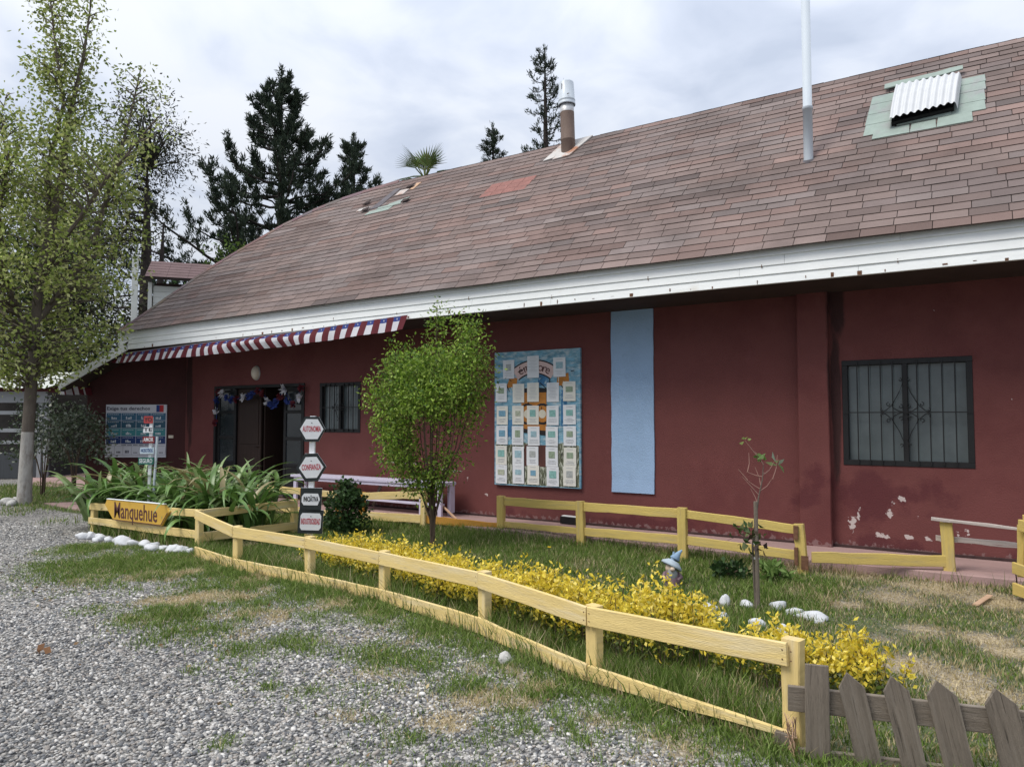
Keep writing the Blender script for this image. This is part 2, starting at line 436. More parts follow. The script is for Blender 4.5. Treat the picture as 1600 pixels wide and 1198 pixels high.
fn = N(n, 'ShaderNodeTexNoise'); fn.inputs['Scale'].default_value = 22; fn.inputs['Detail'].default_value = 8; fn.inputs['Roughness'].default_value = .7; l.new(gt.outputs['Object'], fn.inputs['Vector'])
def gmix(maskout, src, color_a, color_b, gain):
    c = N(n, 'ShaderNodeValToRGB'); l.new(fn.outputs[0], c.inputs[0])
    c.color_ramp.elements[0].position = .3; c.color_ramp.elements[0].color = (*color_a, 1)
    c.color_ramp.elements[1].position = .7; c.color_ramp.elements[1].color = (*color_b, 1)
    a = N(n, 'ShaderNodeMath', operation='MULTIPLY_ADD'); l.new(maskout, a.inputs[0]); a.inputs[1].default_value = gain
    s = N(n, 'ShaderNodeMath', operation='MULTIPLY_ADD'); l.new(fn.outputs[0], s.inputs[0]); s.inputs[1].default_value = 1.6; s.inputs[2].default_value = -1.45
    l.new(s.outputs[0], a.inputs[2]); a.use_clamp = True
    x = N(n, 'ShaderNodeMix', data_type='RGBA'); l.new(a.outputs[0], x.inputs[0]); l.new(src, x.inputs[6]); l.new(c.outputs[0], x.inputs[7])
    return x.outputs[2]
src = gmix(gas.outputs[0], gm2.outputs[2], (.10, .085, .06), (.24, .20, .15), 2.2)
src = gmix(gas.outputs[1], src, (.030, .055, .012), (.085, .125, .028), 2.2)
src = gmix(gas.outputs[2], src, (.30, .235, .14), (.58, .48, .32), 2.3)
l.new(src, gb.inputs['Base Color'])
gbu = N(n, 'ShaderNodeBump'); gbu.inputs['Strength'].default_value = .8; gbu.inputs['Distance'].default_value = .02; gbu.invert = True
l.new(gv.outputs['Distance'], gbu.inputs['Height']); l.new(gbu.outputs[0], gb.inputs['Normal'])
M['ground'] = gm

# ------------------------------------------------------------------ ground
FENCE = [(-10.73, 5.58), (-8.12, 5.49), (-7.75, 5.25), (-6.82, 5.06), (-5.63, 5.0), (-4.553, 4.885), (-3.226, 4.53), (-2.082, 4.06), (-0.863, 3.80), (0.118, 4.06), (4.0, 5.2)]
FX, FY = np.array([p[0] for p in FENCE]), np.array([p[1] for p in FENCE])
def fence_y(x): return np.interp(x, FX, FY)
GRASS = [(-9.35,4.79,0.35,1.0),(-8.16,4.53,0.64,1.0),(-7.37,4.71,0.41,0.8),(-6.35,4.46,0.31,0.6),(-5.71,3.58,0.31,0.8),(-6.32,3.35,0.19,0.4),(-5.13,3.45,0.27,0.6),(-5.11,3.18,0.14,0.6),(-5.77,4.53,0.30,0.4),(-5.37,4.78,0.36,0.8),(-5.15,4.24,0.22,0.5),(-4.34,3.41,0.16,0.8),(-4.19,3.68,0.23,0.7),(-4.51,4.65,0.33,0.9),(-4.51,4.29,0.23,0.7),(-3.99,4.63,0.31,0.9),(-3.51,4.51,0.24,0.9),(-3.58,3.82,0.18,0.8),(-3.11,3.74,0.16,0.6),(-3.04,4.34,0.20,0.8),(-2.73,3.64,0.19,0.7),(-2.45,3.64,0.15,0.6),(-3.36,3.05,0.15,0.5),(-3.64,2.98,0.06,0.9),(-2.47,2.86,0.11,0.7),(-2.76,2.95,0.08,0.4),(-2.37,4.01,0.24,0.8),(-2.18,4.07,0.20,0.9),(-1.89,4.00,0.22,0.9),(-1.66,4.03,0.18,0.9),(-1.37,3.95,0.21,0.9),(-1.13,3.82,0.19,0.9),(-0.94,3.69,0.15,0.9),(-1.54,3.56,0.16,0.4),(-1.88,3.52,0.13,0.3),(-1.15,3.56,0.18,0.5),(-3.21,2.34,0.08,0.7),(-4.30,2.89,0.06,0.5),(-16.73,7.63,0.80,1.0),(-14.58,6.98,0.71,0.8),(-14.23,6.09,0.44,0.8),(-12.14,6.01,0.30,0.7)]
DRY = [(-6.04,4.06,0.29,0.8),(-6.45,5.30,0.41,0.8),(-5.96,6.04,0.14,0.3),(-6.22,3.80,0.22,0.6),(-2.50,3.17,0.14,1.0),(-2.49,3.44,0.14,0.9),(-2.92,3.28,0.15,0.5),(-3.28,3.56,0.20,0.6),(-4.13,3.81,0.19,0.5),(-4.02,4.08,0.19,0.6),(-7.33,5.15,0.28,0.7),(-1.74,3.61,0.17,0.5),(-2.35,3.76,0.15,0.6),(-1.35,3.59,0.19,0.6),(-1.45,3.36,0.18,0.4),(-2.96,2.92,0.10,0.5),(-5.90,3.39,0.16,0.4),(-5.20,3.96,0.26,0.5)]
LAWNDRY = [(-1.36,8.4,0.35,0.8),(-1.80,8.3,0.28,0.8),(-0.77,7.48,0.34,0.7),(-0.40,8.17,0.42,0.8),(0.00,7.84,0.34,0.9),(-0.45,6.40,0.24,0.5),(-0.08,6.44,0.19,0.9),(0.06,6.19,0.18,1.0),(-0.50,5.51,0.25,0.8),(-0.21,5.41,0.24,0.7),(-1.07,7.02,0.17,0.5),(-0.05,5.14,0.22,0.7),(-2.12,7.92,0.23,0.4),(-5.48,5.55,0.26,0.7),(-6.64,5.82,0.22,0.4),(-0.71,6.03,0.14,0.5),(0.8,6.2,.6,.8),(0.7,7.4,.5,.8)]
def blobs(x, y, L, grow=1.0):
    g = np.zeros_like(x)
    for a, b, r, w in L:
        d = np.sqrt((x - a) ** 2 + (y - b) ** 2) / (r * grow)
        g = np.maximum(g, w * np.clip(1.25 - d, 0, 1))
    return g
def masks(x, y):
    """green cover, dry straw, bare soil - 0..1"""
    inside = (y > fence_y(x)) & (y < 8.55) & (x > -10.7)
    inside |= (x < -10.7) & (x > -22) & (y > 6.6) & (y < 9.2)
    band = np.clip(1 - np.abs(y - fence_y(x) + .18) / .38, 0, 1) * (x > -8.6) * (x < .2)
    nz = fnoise(x, y, 2.2, 3); nf = fnoise(x, y, 7, 5)
    wide = np.clip(1.15 - (fence_y(x) - y) / 1.9, 0, 1) * (x > -9.2) * (x < .2) * (y > 2.0)
    wg = wide * np.clip((fnoise(x, y, 3.4, 61) - .50) * 6, 0, 1) * .75; wd = wide * np.clip((fnoise(x, y, 2.3, 62) - .46) * 6, 0, 1) * .8
    ldry = blobs(x, y, LAWNDRY, 1.25)
    g_in = np.clip(1.15 - ldry * 1.1 - np.clip(nz - .62, 0, 1) * 2.4, 0, 1)
    g_out = np.clip(np.maximum(np.maximum(blobs(x, y, GRASS, 1.45), band * .9), wg) * (0.15 + 1.6 * nf), 0, 1)
    d_in = np.clip(ldry * 1.1 + np.clip(nz - .60, 0, 1) * 2, 0, 1)
    d_out = np.clip(np.maximum(np.maximum(blobs(x, y, DRY, 1.7), wd), .55 * blobs(x, y, GRASS, 1.75) * (y > 3.2)) * (0.15 + 1.6 * fnoise(x, y, 4.5, 8)), 0, 1)
    green = np.where(inside, g_in, g_out); dry = np.where(inside, d_in, d_out)
    soil = np.where(inside, .9, np.clip(g_out * .5 + d_out * .4, 0, 1))
    return green, dry, soil

big = MB(); big.add([(-150, -60, -.014), (120, -60, -.014), (120, 220, -.014), (-150, 220, -.014)], [(0, 1, 2, 3)])
o = big.build('ground', M['ground']); o['kind'] = 'structure'
o.data.attributes.remove(o.data.attributes['Col'])

xs = np.linspace(-20, 6, 372); ys = np.linspace(.2, 9.6, 136)
GX, GY = np.meshgrid(xs, ys)
green, dry, soil = masks(GX, GY)
edge = np.minimum(np.minimum(GX + 20, 6 - GX), np.minimum(GY - .2, 9.6 - GY))
GZ = (fnoise(GX, GY, 1.3, 9) - .5) * .025 + (green > .3) * .006
GZ = np.where(edge < .15, -.013, GZ)
V = np.stack([GX, GY, GZ], -1).reshape(-1, 3)
ny, nx = GX.shape
idx = np.arange(ny * nx).reshape(ny, nx)
F = np.stack([idx[:-1, :-1], idx[:-1, 1:], idx[1:, 1:], idx[1:, :-1]], -1).reshape(-1, 4)
me = np_mesh('yard_ground', V, F, M['ground'], smooth=True)
a = me.attributes.new('Col', 'FLOAT_COLOR', 'POINT')
cc = np.ones((len(V), 4), np.float32); cc[:, 0] = soil.ravel() * .62; cc[:, 1] = green.ravel() * .58; cc[:, 2] = dry.ravel() * .66
a.data.foreach_set('color', cc.ravel())
yard = add_obj('yard_ground', me); yard['kind'] = 'structure'

# pink concrete walkway along the wall and the paved path to the stalls (poured slabs with joints)
walk = MB()
x = -14.6
while x < 6.0:
    x1 = x + 2.95
    walk.plank((x + .006, 9.02, .045), (x1 - .006, 9.02, .045), 1.10, .11, up=(0, 1, 0), seg=3, jit=.004, ch=.012)
    x = x1
o = walk.build('walkway', M['path']); o['kind'] = 'structure'
pp = MB()
pp.prism([(-14.62, 7.55, .03), (-14.60, 9.57, .03), (-17.5, 10.6, .03), (-40, 21.5, .03), (-40, 16.0, .03), (-23.4, 10.0, .03), (-19.3, 8.72, .03), (-17.3, 8.85, .03)][::-1], (0, 0, 1), .06)
pp.prism([(-15.10, 6.98, .024), (-13.0, 6.72, .024), (-13.0, 7.60, .024), (-14.60, 7.60, .024)], (0, 0, 1), .06)
o = pp.build('paved_path', M['path']); o['kind'] = 'structure'

# ------------------------------------------------------------------ the maroon building
YW = 9.5
bld = thing('maroon_building', 'long maroon plastered building with a steep brown shingle roof and white eaves', 'building', (-5, 9.5, 0))
def wall_mesh(mb, x0, x1, z0, z1, y, holes, depth):
    X = sorted({x0, x1, *[h[0] for h in holes], *[h[1] for h in holes]}); Z = sorted({z0, z1, *[h[2] for h in holes], *[h[3] for h in holes]})
    for i in range(len(X) - 1):
        for k in range(len(Z) - 1):
            c = ((X[i] + X[i + 1]) / 2, (Z[k] + Z[k + 1]) / 2)
            if any(h[0] < c[0] < h[1] and h[2] < c[1] < h[3] for h in holes): continue
            for yy, fl in ((y, 1), (y + depth, 0)):
                q = [(X[i], yy, Z[k]), (X[i + 1], yy, Z[k]), (X[i + 1], yy, Z[k + 1]), (X[i], yy, Z[k + 1])]
                mb.add(q, [(0, 1, 2, 3) if fl else (3, 2, 1, 0)])
    for a, b, c, d in holes:
        q = [(a, y, c), (b, y, c), (b, y, d), (a, y, d)]
        w = [(p[0], y + depth, p[2]) for p in q]
        mb.add(q + w, [(0, 1, 5, 4), (1, 2, 6, 5), (2, 3, 7, 6), (3, 0, 4, 7)])
DOOR = (-13.52, -10.80, .105, 2.28)
WBIG = (-1.49, -.17, 1.065, 2.295)
WSM = (-10.39, -9.36, 1.365, 2.265)
wb = MB()
wall_mesh(wb, -14.52, 6.0, -.05, 3.18, YW, [DOOR, WBIG, WSM], .18)
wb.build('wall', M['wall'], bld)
wb = MB()
wb.box((-14.52, 13.3, -.05), (6, 13.48, 3.18)); wb.box((5.82, 9.69, -.05), (6, 13.29, 3.18)); wb.box((-14.52, 9.69, -.05), (-14.36, 13.29, 3.18))
wb.build('rear_wall', M['wall'], bld)
wb = MB(); wb.plank((-1.795, 9.44, -.05), (-1.795, 9.44, 3.13), .35, .118, up=(1, 0, 0), seg=6, jit=.004, ch=.01)
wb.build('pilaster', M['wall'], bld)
ib = MB(); ib.box((-14.3, 9.72, .02), (5.8, 13.25, .09)); ib.box((-14.3, 13.2, .1), (5.8, 13.28, 3.1)); ib.box((-10.6, 9.72, .1), (-10.5, 13.18, 3.1))
ib.build('interior', M['interior'], bld)

gr = MB(); gr.plank((-9.5, 9.478, .112), (6, 9.478, .112), .03, .03, seg=24, jit=.006)
gr.build('base_joint', mat('damp_dark_mortar', (.05, .028, .027), .95, .3, 8, .3), bld)

bp = MB(); bp.plank((-4.175, 9.487, .59), (-4.175, 9.487, 3.115), .632, .022, up=(1, 0, 0), seg=14, jit=.005, ch=.002)
bp.build('blue_panel', M['blue'], bld)

# ---- eaves: fascia boards, soffit
def dz(x): return -.075 * min(1, max(0, (-x - 8) / 7))
def rail_line(mb, x0, x1, z, h, t, y, mi=0, seg=3):
    mb.plank((x0, y, z + dz(x0)), (x1, y, z + dz(x1)), h, t, up=(0, .17, 1), seg=seg, jit=.0015, ch=.002, mi=mi)
courses = [(3.476, .078, 8.508), (3.384, .112, 8.512), (3.281, .108, 8.510), (3.176, .116, 8.508)]
for ci, (z, h, y) in enumerate(courses):
    x = -15.42; k = 0
    cuts = [-15.42] + [[-11.9, -8.3, -4.4, -.75, 2.6], [-12.6, -9.1, -5.6, -1.9, 1.8], [-13.4, -10.0, -6.2, -2.4, 1.2], [-12.0, -8.4, -4.9, -1.15, 2.4]][ci] + [6.1]
    for a, b in zip(cuts[:-1], cuts[1:]):
        fb = MB(); rail_line(fb, a + .0015, b - .0015, z, h, .026, y); fb.build('fascia_board', M['white'], bld)
fb = MB(); fb.box((-15.425, 8.50, 3.04), (-15.395, 8.53, 3.46)); fb.build('corner_trim', M['white'], bld)
sb = MB(); sb.box((-15.40, 8.535, 3.12), (6.1, 9.497, 3.14)); sb.build('soffit', M['soffit'], bld)
nb = MB()
for x in np.arange(-15.2, 6, .26):
    if rnd.random() < .75:
        w = rnd.choice([.008, .01, .014, .03, .045]); nb.box((x, 8.4855, 3.118 + dz(x) + rnd.uniform(0, .04)), (x + w, 8.4875, 3.135 + dz(x) + rnd.uniform(.012, .05)))
for x in np.arange(-9, 6, 1.37):
    z = rnd.choice([3.24, 3.34]); nb.box((x, 8.4895, z - .03), (x + .008, 8.4965, z + rnd.uniform(0, .02)))
nb.build('rusty_nail_marks', M['rust'], bld, 'stuff')

# ---- roof
S2 = math.sqrt(.5)
YE, ZE, YR = 8.42, 3.50, 11.475
HIP = [(8.3, -15.34), (8.42, -15.30), (8.75, -15.02), (9.127, -14.78), (9.798, -14.29), (10.271, -13.73), (10.778, -13.10), (11.082, -12.46), (11.256, -11.9), (11.387, -11.17), (11.475, -10.4)]
def hipx(y): return float(np.interp(y, [h[0] for h in HIP], [h[1] for h in HIP]))
def rp(x, s, lift=0.0):
    """point on the front roof slope: x along the eave, s metres up the slope, lift above it"""
    y = YE + s * S2
    fade = max(0, 1 - (y - YE) / 2.5)
    sag = (fnoise(np.array([x]), np.array([s]), .5, 21)[0] - .5) * .03
    return Vector((x, y - lift * S2, ZE + s * S2 + dz(x) * fade + sag + lift * S2))
SL = (YR - YE) / S2
roof_deck = MB()
NXR, NSR = 60, 14
for i in range(NXR + 1):
    for k in range(NSR + 1):
        pass
rows = []
for k in range(NSR + 1):
    s = SL * k / NSR; x0 = hipx(YE + s * S2)
    rows.append([rp(x0 + (6.15 - x0) * i / NXR, s, -.012) for i in range(NXR + 1)])
V = [p for r in rows for p in r]; W = NXR + 1
roof_deck.add(V, [(k * W + i, k * W + i + 1, (k + 1) * W + i + 1, (k + 1) * W + i) for k in range(NSR) for i in range(NXR)])
# rear slope and the rounded hip end
yb = 2 * YR - YE
roof_deck.add([(-10.4, YR, 6.53), (6.15, YR, 6.53), (6.15, yb, ZE), (-15.0, yb, ZE)], [(0, 1, 2, 3)])
ends = []
for q in range(9):
    t = q / 8
    y = 8.42 + (YR - 8.42) * t
    p = rp(hipx(y), (y - YE) / S2, -.012)
    ends.append(p)
m_ = len(ends)
low = [Vector((-15.32 - 1.0 * math.sin(math.pi * .5 * q / 8), 8.45 + 3.6 * q / 8, 3.44)) for q in range(9)]
roof_deck.add(ends + low, [(q, q + 1, m_ + q + 1, m_ + q) for q in range(8)])
roof_deck.add([ends[-1], low[-1], Vector((-15.0, yb, ZE))], [(0, 1, 2)])
roof_o = roof_deck.build('roof', M['roofdeck'], bld)

def in_patch(x, s):
    return None
BASEC = [(.198, .150, .136), (.180, .135, .123), (.212, .160, .146), (.172, .135, .127), (.202, .140, .124), (.190, .154, .145)]
shingles = []
EXPO, TABW = .1435, .333
nrow = int(SL / EXPO)
g = random.Random(5)
def sh_quad(x0, x1, s0, s1, col, th=.007, lift=.0):
    a, b, c, d = rp(x0, s0, th + lift), rp(x1, s0, th + lift), rp(x1, s1, .0015 + lift), rp(x0, s1, .0015 + lift)
    e, f = rp(x0, s0, -.006), rp(x1, s0, -.006)
    h, i = rp(x1, s1, -.006), rp(x0, s1, -.006)
    return ([a, b, c, d, e, f, h, i], [(0, 1, 2, 3), (4, 5, 1, 0), (5, 6, 2, 1), (7, 4, 0, 3)], [col] + [tuple(q * .38 for q in col)] * 3)  # edge faces darkened to paint in the shadow line of each course
for r in range(nrow + 1):
    s0, s1 = r * EXPO, min((r + 1) * EXPO + .012, SL)
    off = (r % 2) * TABW * .5 + g.uniform(-.03, .03) + (r % 3) * .02
    x = hipx(YE + s0 * S2) - g.uniform(0, .2) + off
    strip = 0
    bandc = None
    while x < 6.1:
        if strip <= 0:
            strip = 3; bandc = g.choice(BASEC); bv = g.uniform(.90, 1.10)
            if g.random() < .05: bv *= .72
            if g.random() < .05: bv *= 1.18
        strip -= 1
        x1 = x + TABW
        xl = hipx(YE + (s0 + s1) / 2 * S2)
        a = max(x + .004, xl); b = min(x1 - .003, 6.1)
        if b - a > .03:
            v = bv * g.uniform(.92, 1.07)
            c = bandc if g.random() < .9 else g.choice(BASEC)
            big_v = .86 + .28 * fnoise(np.array([(a + b) / 2]), np.array([s0]), .55, 40)[0]
            col = tuple(q * v * big_v for q in c)
            mid = rp((a + b) / 2, s0)
            j0 = g.uniform(-.003, .003)
            sh = sh_quad(a, b, s0 + j0 - (.012 if r == 0 else 0) , s1, col, g.uniform(.008, .013))
            shingles.append(((mid - cam.location).length, sh))
        x = x1
shingles.sort(key=lambda t: t[0])
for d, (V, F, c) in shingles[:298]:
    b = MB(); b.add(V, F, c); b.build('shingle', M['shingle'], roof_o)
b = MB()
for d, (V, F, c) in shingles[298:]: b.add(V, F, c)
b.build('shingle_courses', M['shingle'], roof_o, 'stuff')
# ridge and hip caps
x = 6.1
capc = (.185, .13, .125)
while x > -10.4:
    b = MB(); w = .13; x1 = x - .30
    for sgn in (1,):
        p = [Vector((x, YR - w, 6.545 - w + .006)), Vector((x1, YR - w, 6.545 - w + .006)), Vector((x1, YR, 6.552)), Vector((x, YR, 6.558)),
             Vector((x1, YR + w, 6.552 - w)), Vector((x, YR + w, 6.558 - w)), Vector((x, YR - w, 6.53 - w)), Vector((x1, YR - w, 6.53 - w))]
        b.add(p, [(0, 3, 2, 1), (3, 5, 4, 2), (6, 0, 1, 7), (6, 5, 3, 0)], tuple(q * g.uniform(.8, 1.15) for q in capc))
    b.build('ridge_shingle', M['shingle'], roof_o); x = x1
prev = None
hs = np.linspace(0, 1, 30)
for q0, q1 in zip(hs[:-1], hs[1:]):
    y0, y1 = 8.40 + (YR - 8.40) * q0 ** .9, 8.40 + (YR - 8.40) * q1 ** .9
    P0, P1 = rp(hipx(y0), (y0 - YE) / S2, .012), rp(hipx(y1), (y1 - YE) / S2, .008)
    dd_ = (P1 - P0).normalized(); b = MB(); b.plank(P0, P1 + (P1 - P0) * .15, .15, .012, up=Vector((0, -S2, S2)).cross(dd_), seg=1, jit=0, col=tuple(q * g.uniform(.75, 1.05) for q in capc))
    b.build('hip_shingle', M['shingle'], roof_o)

# ---- patches on the roof
def patch(name, poly, m, th, parent=roof_o, lab=None, lift=.012):
    b = MB()
    P = [rp(x, s, lift) for x, s in poly]
    nrm = Vector((0, -S2, S2))
    b.prism(P, nrm, th)
    o = b.build(name, m, parent)
    if lab: o['label'] = lab
    return o
def s_of(y): return (y - YE) / S2
# green felt round the hatch: separate strips with visible joints
for i, (x0, x1, y0, y1) in enumerate([(-1.27, -.92, 10.05, 10.25), (-1.27, -.90, 10.255, 10.46), (-1.26, -.95, 10.465, 10.66), (-1.25, -.93, 10.665, 10.83),
        (-.34, .03, 10.13, 10.30), (-.30, .03, 10.305, 10.50), (-.27, .04, 10.505, 10.66), (-.26, .04, 10.665, 10.80),
        (-1.16, -.75, 9.95, 10.10), (-.745, -.47, 9.95, 10.10), (-.465, -.10, 9.95, 10.12), (-.90, -.32, 10.13, 10.90)]):
    patch('felt_patch', [(x0, s_of(y0)), (x1, s_of(y0)), (x1 - .01, s_of(y1)), (x0 + .01, s_of(y1))], M['green_patch'], .018, lift=.014 + .001 * i)
b = MB(); b.plank(rp(-1.10, s_of(10.93), .06), rp(-.20, s_of(10.95), .075), .13, .02, up=(0, S2, S2), seg=6, jit=.012); b.build('felt_flap', M['green_patch'], roof_o)
for r in range(3):
    for c in range(4):
        y0 = 10.37 + r * .1015; x0 = -7.42 + .03 * r + c * .235
        patch('red_patch_shingle', [(x0, s_of(y0)), (x0 + .228, s_of(y0)), (x0 + .236, s_of(y0 + .1)), (x0 + .008, s_of(y0 + .1))], M['red_patch'], .012, lift=.011 + .001 * r)
for poly, m, nm in [([(-10.35, 10.55), (-9.72, 10.57), (-9.68, 10.66), (-10.28, 10.64)], 'green_patch', 'felt_patch'), ([(-9.9, 10.67), (-9.42, 10.74), (-9.40, 10.84), (-9.85, 10.75)], 'green_patch', 'felt_patch'),
                    ([(-10.12, 10.66), (-9.5, 10.68), (-9.55, 10.73), (-10.1, 10.71)], 'green_patch', 'felt_patch'),
                    ([(-10.35, 10.70), (-10.10, 10.72), (-9.95, 11.2), (-10.12, 11.22)], 'tar', 'tar_strip'), ([(-9.93, 10.98), (-9.70, 10.98), (-9.66, 11.12), (-9.9, 11.12)], 'flash', 'bare_patch'),
                    ([(-9.62, 11.08), (-9.52, 11.06), (-9.45, 11.24), (-9.58, 11.25)], 'bare_wood', 'bare_patch'), ([(-10.75, 10.72), (-10.42, 10.74), (-10.4, 10.80), (-10.7, 10.79)], 'flash', 'bare_patch')]:
    patch(nm, [(x, s_of(y)) for x, y in poly], M[m], .014, lift=.016)
# lifted dark shingles near that repair
for x, y in [(-10.45, 10.70), (-10.62, 10.92), (-9.40, 10.72), (-9.66, 11.17)]:
    b = MB(); b.plank(rp(x - .09, s_of(y), .03), rp(x + .09, s_of(y), .05), .11, .012, up=(0, S2, S2), seg=2, jit=.01, col=(.05, .035, .033)); b.build('lifted_shingle', M['shingle'], roof_o)

# ---- roof hatch with its corrugated cover
hatch = tag(add_obj('roof_hatch', None, bld, Vector((0, 0, 0)) ))
cb = MB()
NU, NVV = 96, 8
def hatchpt(u, v, lift=0):
    xx = -.985 + .735 * u + .04 * v * u; y = 10.09 + .07 * u + (.80 - .10 * u) * v
    arch = .085 + .03 * math.sin(math.pi * v) + .075 * (1 - v)
    edge_d = max(0, 1 - min(u, 1 - u) / .05)
    return rp(xx, s_of(y), arch + .014 * math.sin(2 * math.pi * 9.5 * u) - .10 * edge_d ** 1.5 + lift)
V = [hatchpt(i / NU, k / NVV) for k in range(NVV + 1) for i in range(NU + 1)]
F = [(k * (NU + 1) + i, k * (NU + 1) + i + 1, (k + 1) * (NU + 1) + i + 1, (k + 1) * (NU + 1) + i) for k in range(NVV) for i in range(NU)]
cb.add(V, F, smooth=True)
cb.build('corrugated_sheet', M['corr'], hatch)
cb = MB(); P = [rp(-.955, s_of(10.13), .01), rp(-.29, s_of(10.19), .01), rp(-.29, s_of(10.75), .01), rp(-.955, s_of(10.78), .01)]
cb.prism([p + Vector((0, -S2, S2)) * .06 for p in P], (0, -S2, S2), .055); cb.build('hatch_frame', M['black'], hatch)

# ---- stove chimney with an upturned bucket, and the vent pipe
ch = add_obj('chimney', None, bld, Vector((0, 0, 0)))
ccx, ccy = -6.113, 11.226
top_d = Vector((-.03, 0, 1)).normalized()
b = MB(); b.lathe([(.125, -.25), (.125, .20), (.129, .205), (.125, .21), (.124, .70)], (ccx, ccy, 6.28), 20, top_d); b.build('stove_pipe', M['chimney_brown'], ch)
b = MB(); b.lathe([(.123, .70), (.123, .86), (.0, .862)], (ccx, ccy, 6.28), 20, top_d); b.build('pipe_end', M['galv'], ch)
b = MB()
b.lathe([(.146, .83), (.150, .83), (.152, .86), (.146, .862), (.146, .90), (.150, .905), (.150, .925), (.142, .93), (.130, 1.23), (.122, 1.25), (.05, 1.262), (0, 1.262)], (ccx, ccy, 6.28), 24, top_d)
bu = b.build('bucket', M['pipe_white'], None)
tag(bu, 'white plastic bucket upturned over the stove chimney on the ridge', 'bucket')
b = MB(); b.plank((ccx - .05, ccy - .1335, 7.36), (ccx - .052, ccy - .1335, 7.46), .012, .004, up=(1, 0, 0), seg=1); b.box((ccx + .05, ccy - .135, 7.25), (ccx + .09, ccy - .125, 7.263)); b.build('print', M['tar'], bu)
for poly, m in [([(-6.50, 11.02), (-6.30, 11.05), (-6.20, 11.44), (-6.33, 11.44)], 'flash'), ([(-6.30, 11.0), (-5.98, 11.03), (-5.75, 11.47), (-6.22, 11.45)], 'flash')]:
    b = MB(); b.prism([rp(x, s_of(y), .03) for x, y in poly], (0, -S2, S2), .02); b.build('flashing_sheet', M[m], ch)
vp = add_obj('vent_pipe', None, bld, Vector((0, 0, 0)))
vx, vy, vz = -1.874, 9.80, 4.87
b = MB(); b.lathe([(.058, -.1), (.058, .66), (.064, .661), (.064, .70)], (vx, vy, vz), 20); b.lathe([(.0635, .70), (.055, .702), (.055, 3.2), (0, 3.2)], (vx, vy, vz), 20); b.build('pipe', M['pipe_white'], vp)
b = MB(); b.lathe([(.10, -.09), (.085, -.02), (.062, .03), (.058, .031)], (vx, vy, vz - .005), 16, (0, -.5, 1)); b.build('collar', M['tar'], vp)

# ------------------------------------------------------------------ windows, door, lamp on the facade
def sub(name, parent): return add_obj(name, None, parent, Vector((0, 0, 0)))
def scroll(mb, c, r, a0, turns, sgn=1, y=9.47, rad=.005):
    pts = []
    k = int(10 * turns)
    for i in range(k + 1):
        t = i / k; a = a0 + sgn * 2 * math.pi * turns * t; rr = r * (1 - .65 * t)
        pts.append((c[0] + rr * math.cos(a), y, c[1] + rr * math.sin(a)))
    mb.tube(pts, rad, 5)
def window(hole, nb, ornament):
    x0, x1, z0, z1 = hole
    w = sub('window', bld)
    f = MB(); t = .062; yf = 9.525
    f.plank((x0, yf, z0 + t / 2), (x1, yf, z0 + t / 2), t, .07, seg=1, jit=0); f.plank((x0, yf, z1 - t / 2), (x1, yf, z1 - t / 2), t, .07, seg=1, jit=0)
    f.plank((x0 + t / 2, yf - .001, z0 + t), (x0 + t / 2, yf - .001, z1 - t), t, .07, up=(1, 0, 0), seg=1, jit=0); f.plank((x1 - t / 2, yf - .001, z0 + t), (x1 - t / 2, yf - .001, z1 - t), t, .07, up=(1, 0, 0), seg=1, jit=0)
    xm = (x0 + x1) / 2
    f.plank((xm, yf - .004, z0 + t), (xm, yf - .004, z1 - t), .055, .055, up=(1, 0, 0), seg=1, jit=0)
    f.build('frame', M['black'], w)
    for a, b, y in ((x0 + t, xm - .02, 9.56), (xm + .02, x1 - t, 9.572)):
        p = MB(); p.box((a, y, z0 + t), (b, y + .006, z1 - t)); p.build('pane', M['pane'], w)
    yb = 9.478
    for i in range(nb + 1):
        for a, b in ((x0 + t * .7, xm), (xm, x1 - t * .7)):
            pass
    for a, b in ((x0 + t * .7, xm), (xm, x1 - t * .7)):
        for i in range(1, nb + 1):
            x = a + (b - a) * i / (nb + 1)
            q = MB(); q.box((x - .006, yb - .006, z0 + .02), (x + .006, yb + .006, z1 - .02)); q.build('bar', M['black'], w)
    zm = (z0 + z1) / 2
    q = MB(); q.box((x0 + .01, yb - .0085, zm - .006), (x1 - .01, yb - .0065, zm + .006)); q.build('cross_bar', M['black'], w)
    if ornament:
        o = MB(); s = ornament
        y = yb - .010
        for sx in (-1, 1):
            for sz in (-1, 1):
                X = lambda u: xm + sx * u * s
                Z = lambda v: zm + sz * v * s
                o.tube([(X(.02), y, Z(.33)), (X(.06), y, Z(.22)), (X(.135), y, Z(.08)), (X(.12), y, Z(.05)), (X(.07), y, Z(.015)), (X(.02), y, Z(.004))], .005, 5)
                o.tube([(X(.24), y, Z(.005)), (X(.20), y, Z(.02)), (X(.14), y, Z(.075))], .005, 5)
                scroll(o, (X(.045), Z(.065)), .027 * s, math.pi / 2 * sz, .9, sx * sz, y); scroll(o, (X(.165), Z(.09)), .027 * s, math.pi / 2 * sz, .9, -sx * sz, y)
                scroll(o, (X(.045), Z(.37)), .022 * s, math.pi / 2 * sz, .8, sx * sz, y); scroll(o, (X(.235), Z(.03)), .02 * s, math.pi / 2 * sz, .8, -sx * sz, y)
        o.build('scrollwork', M['black'], w)
    return w
window(WBIG, 4, 1.0)
window(WSM, 3, .62)

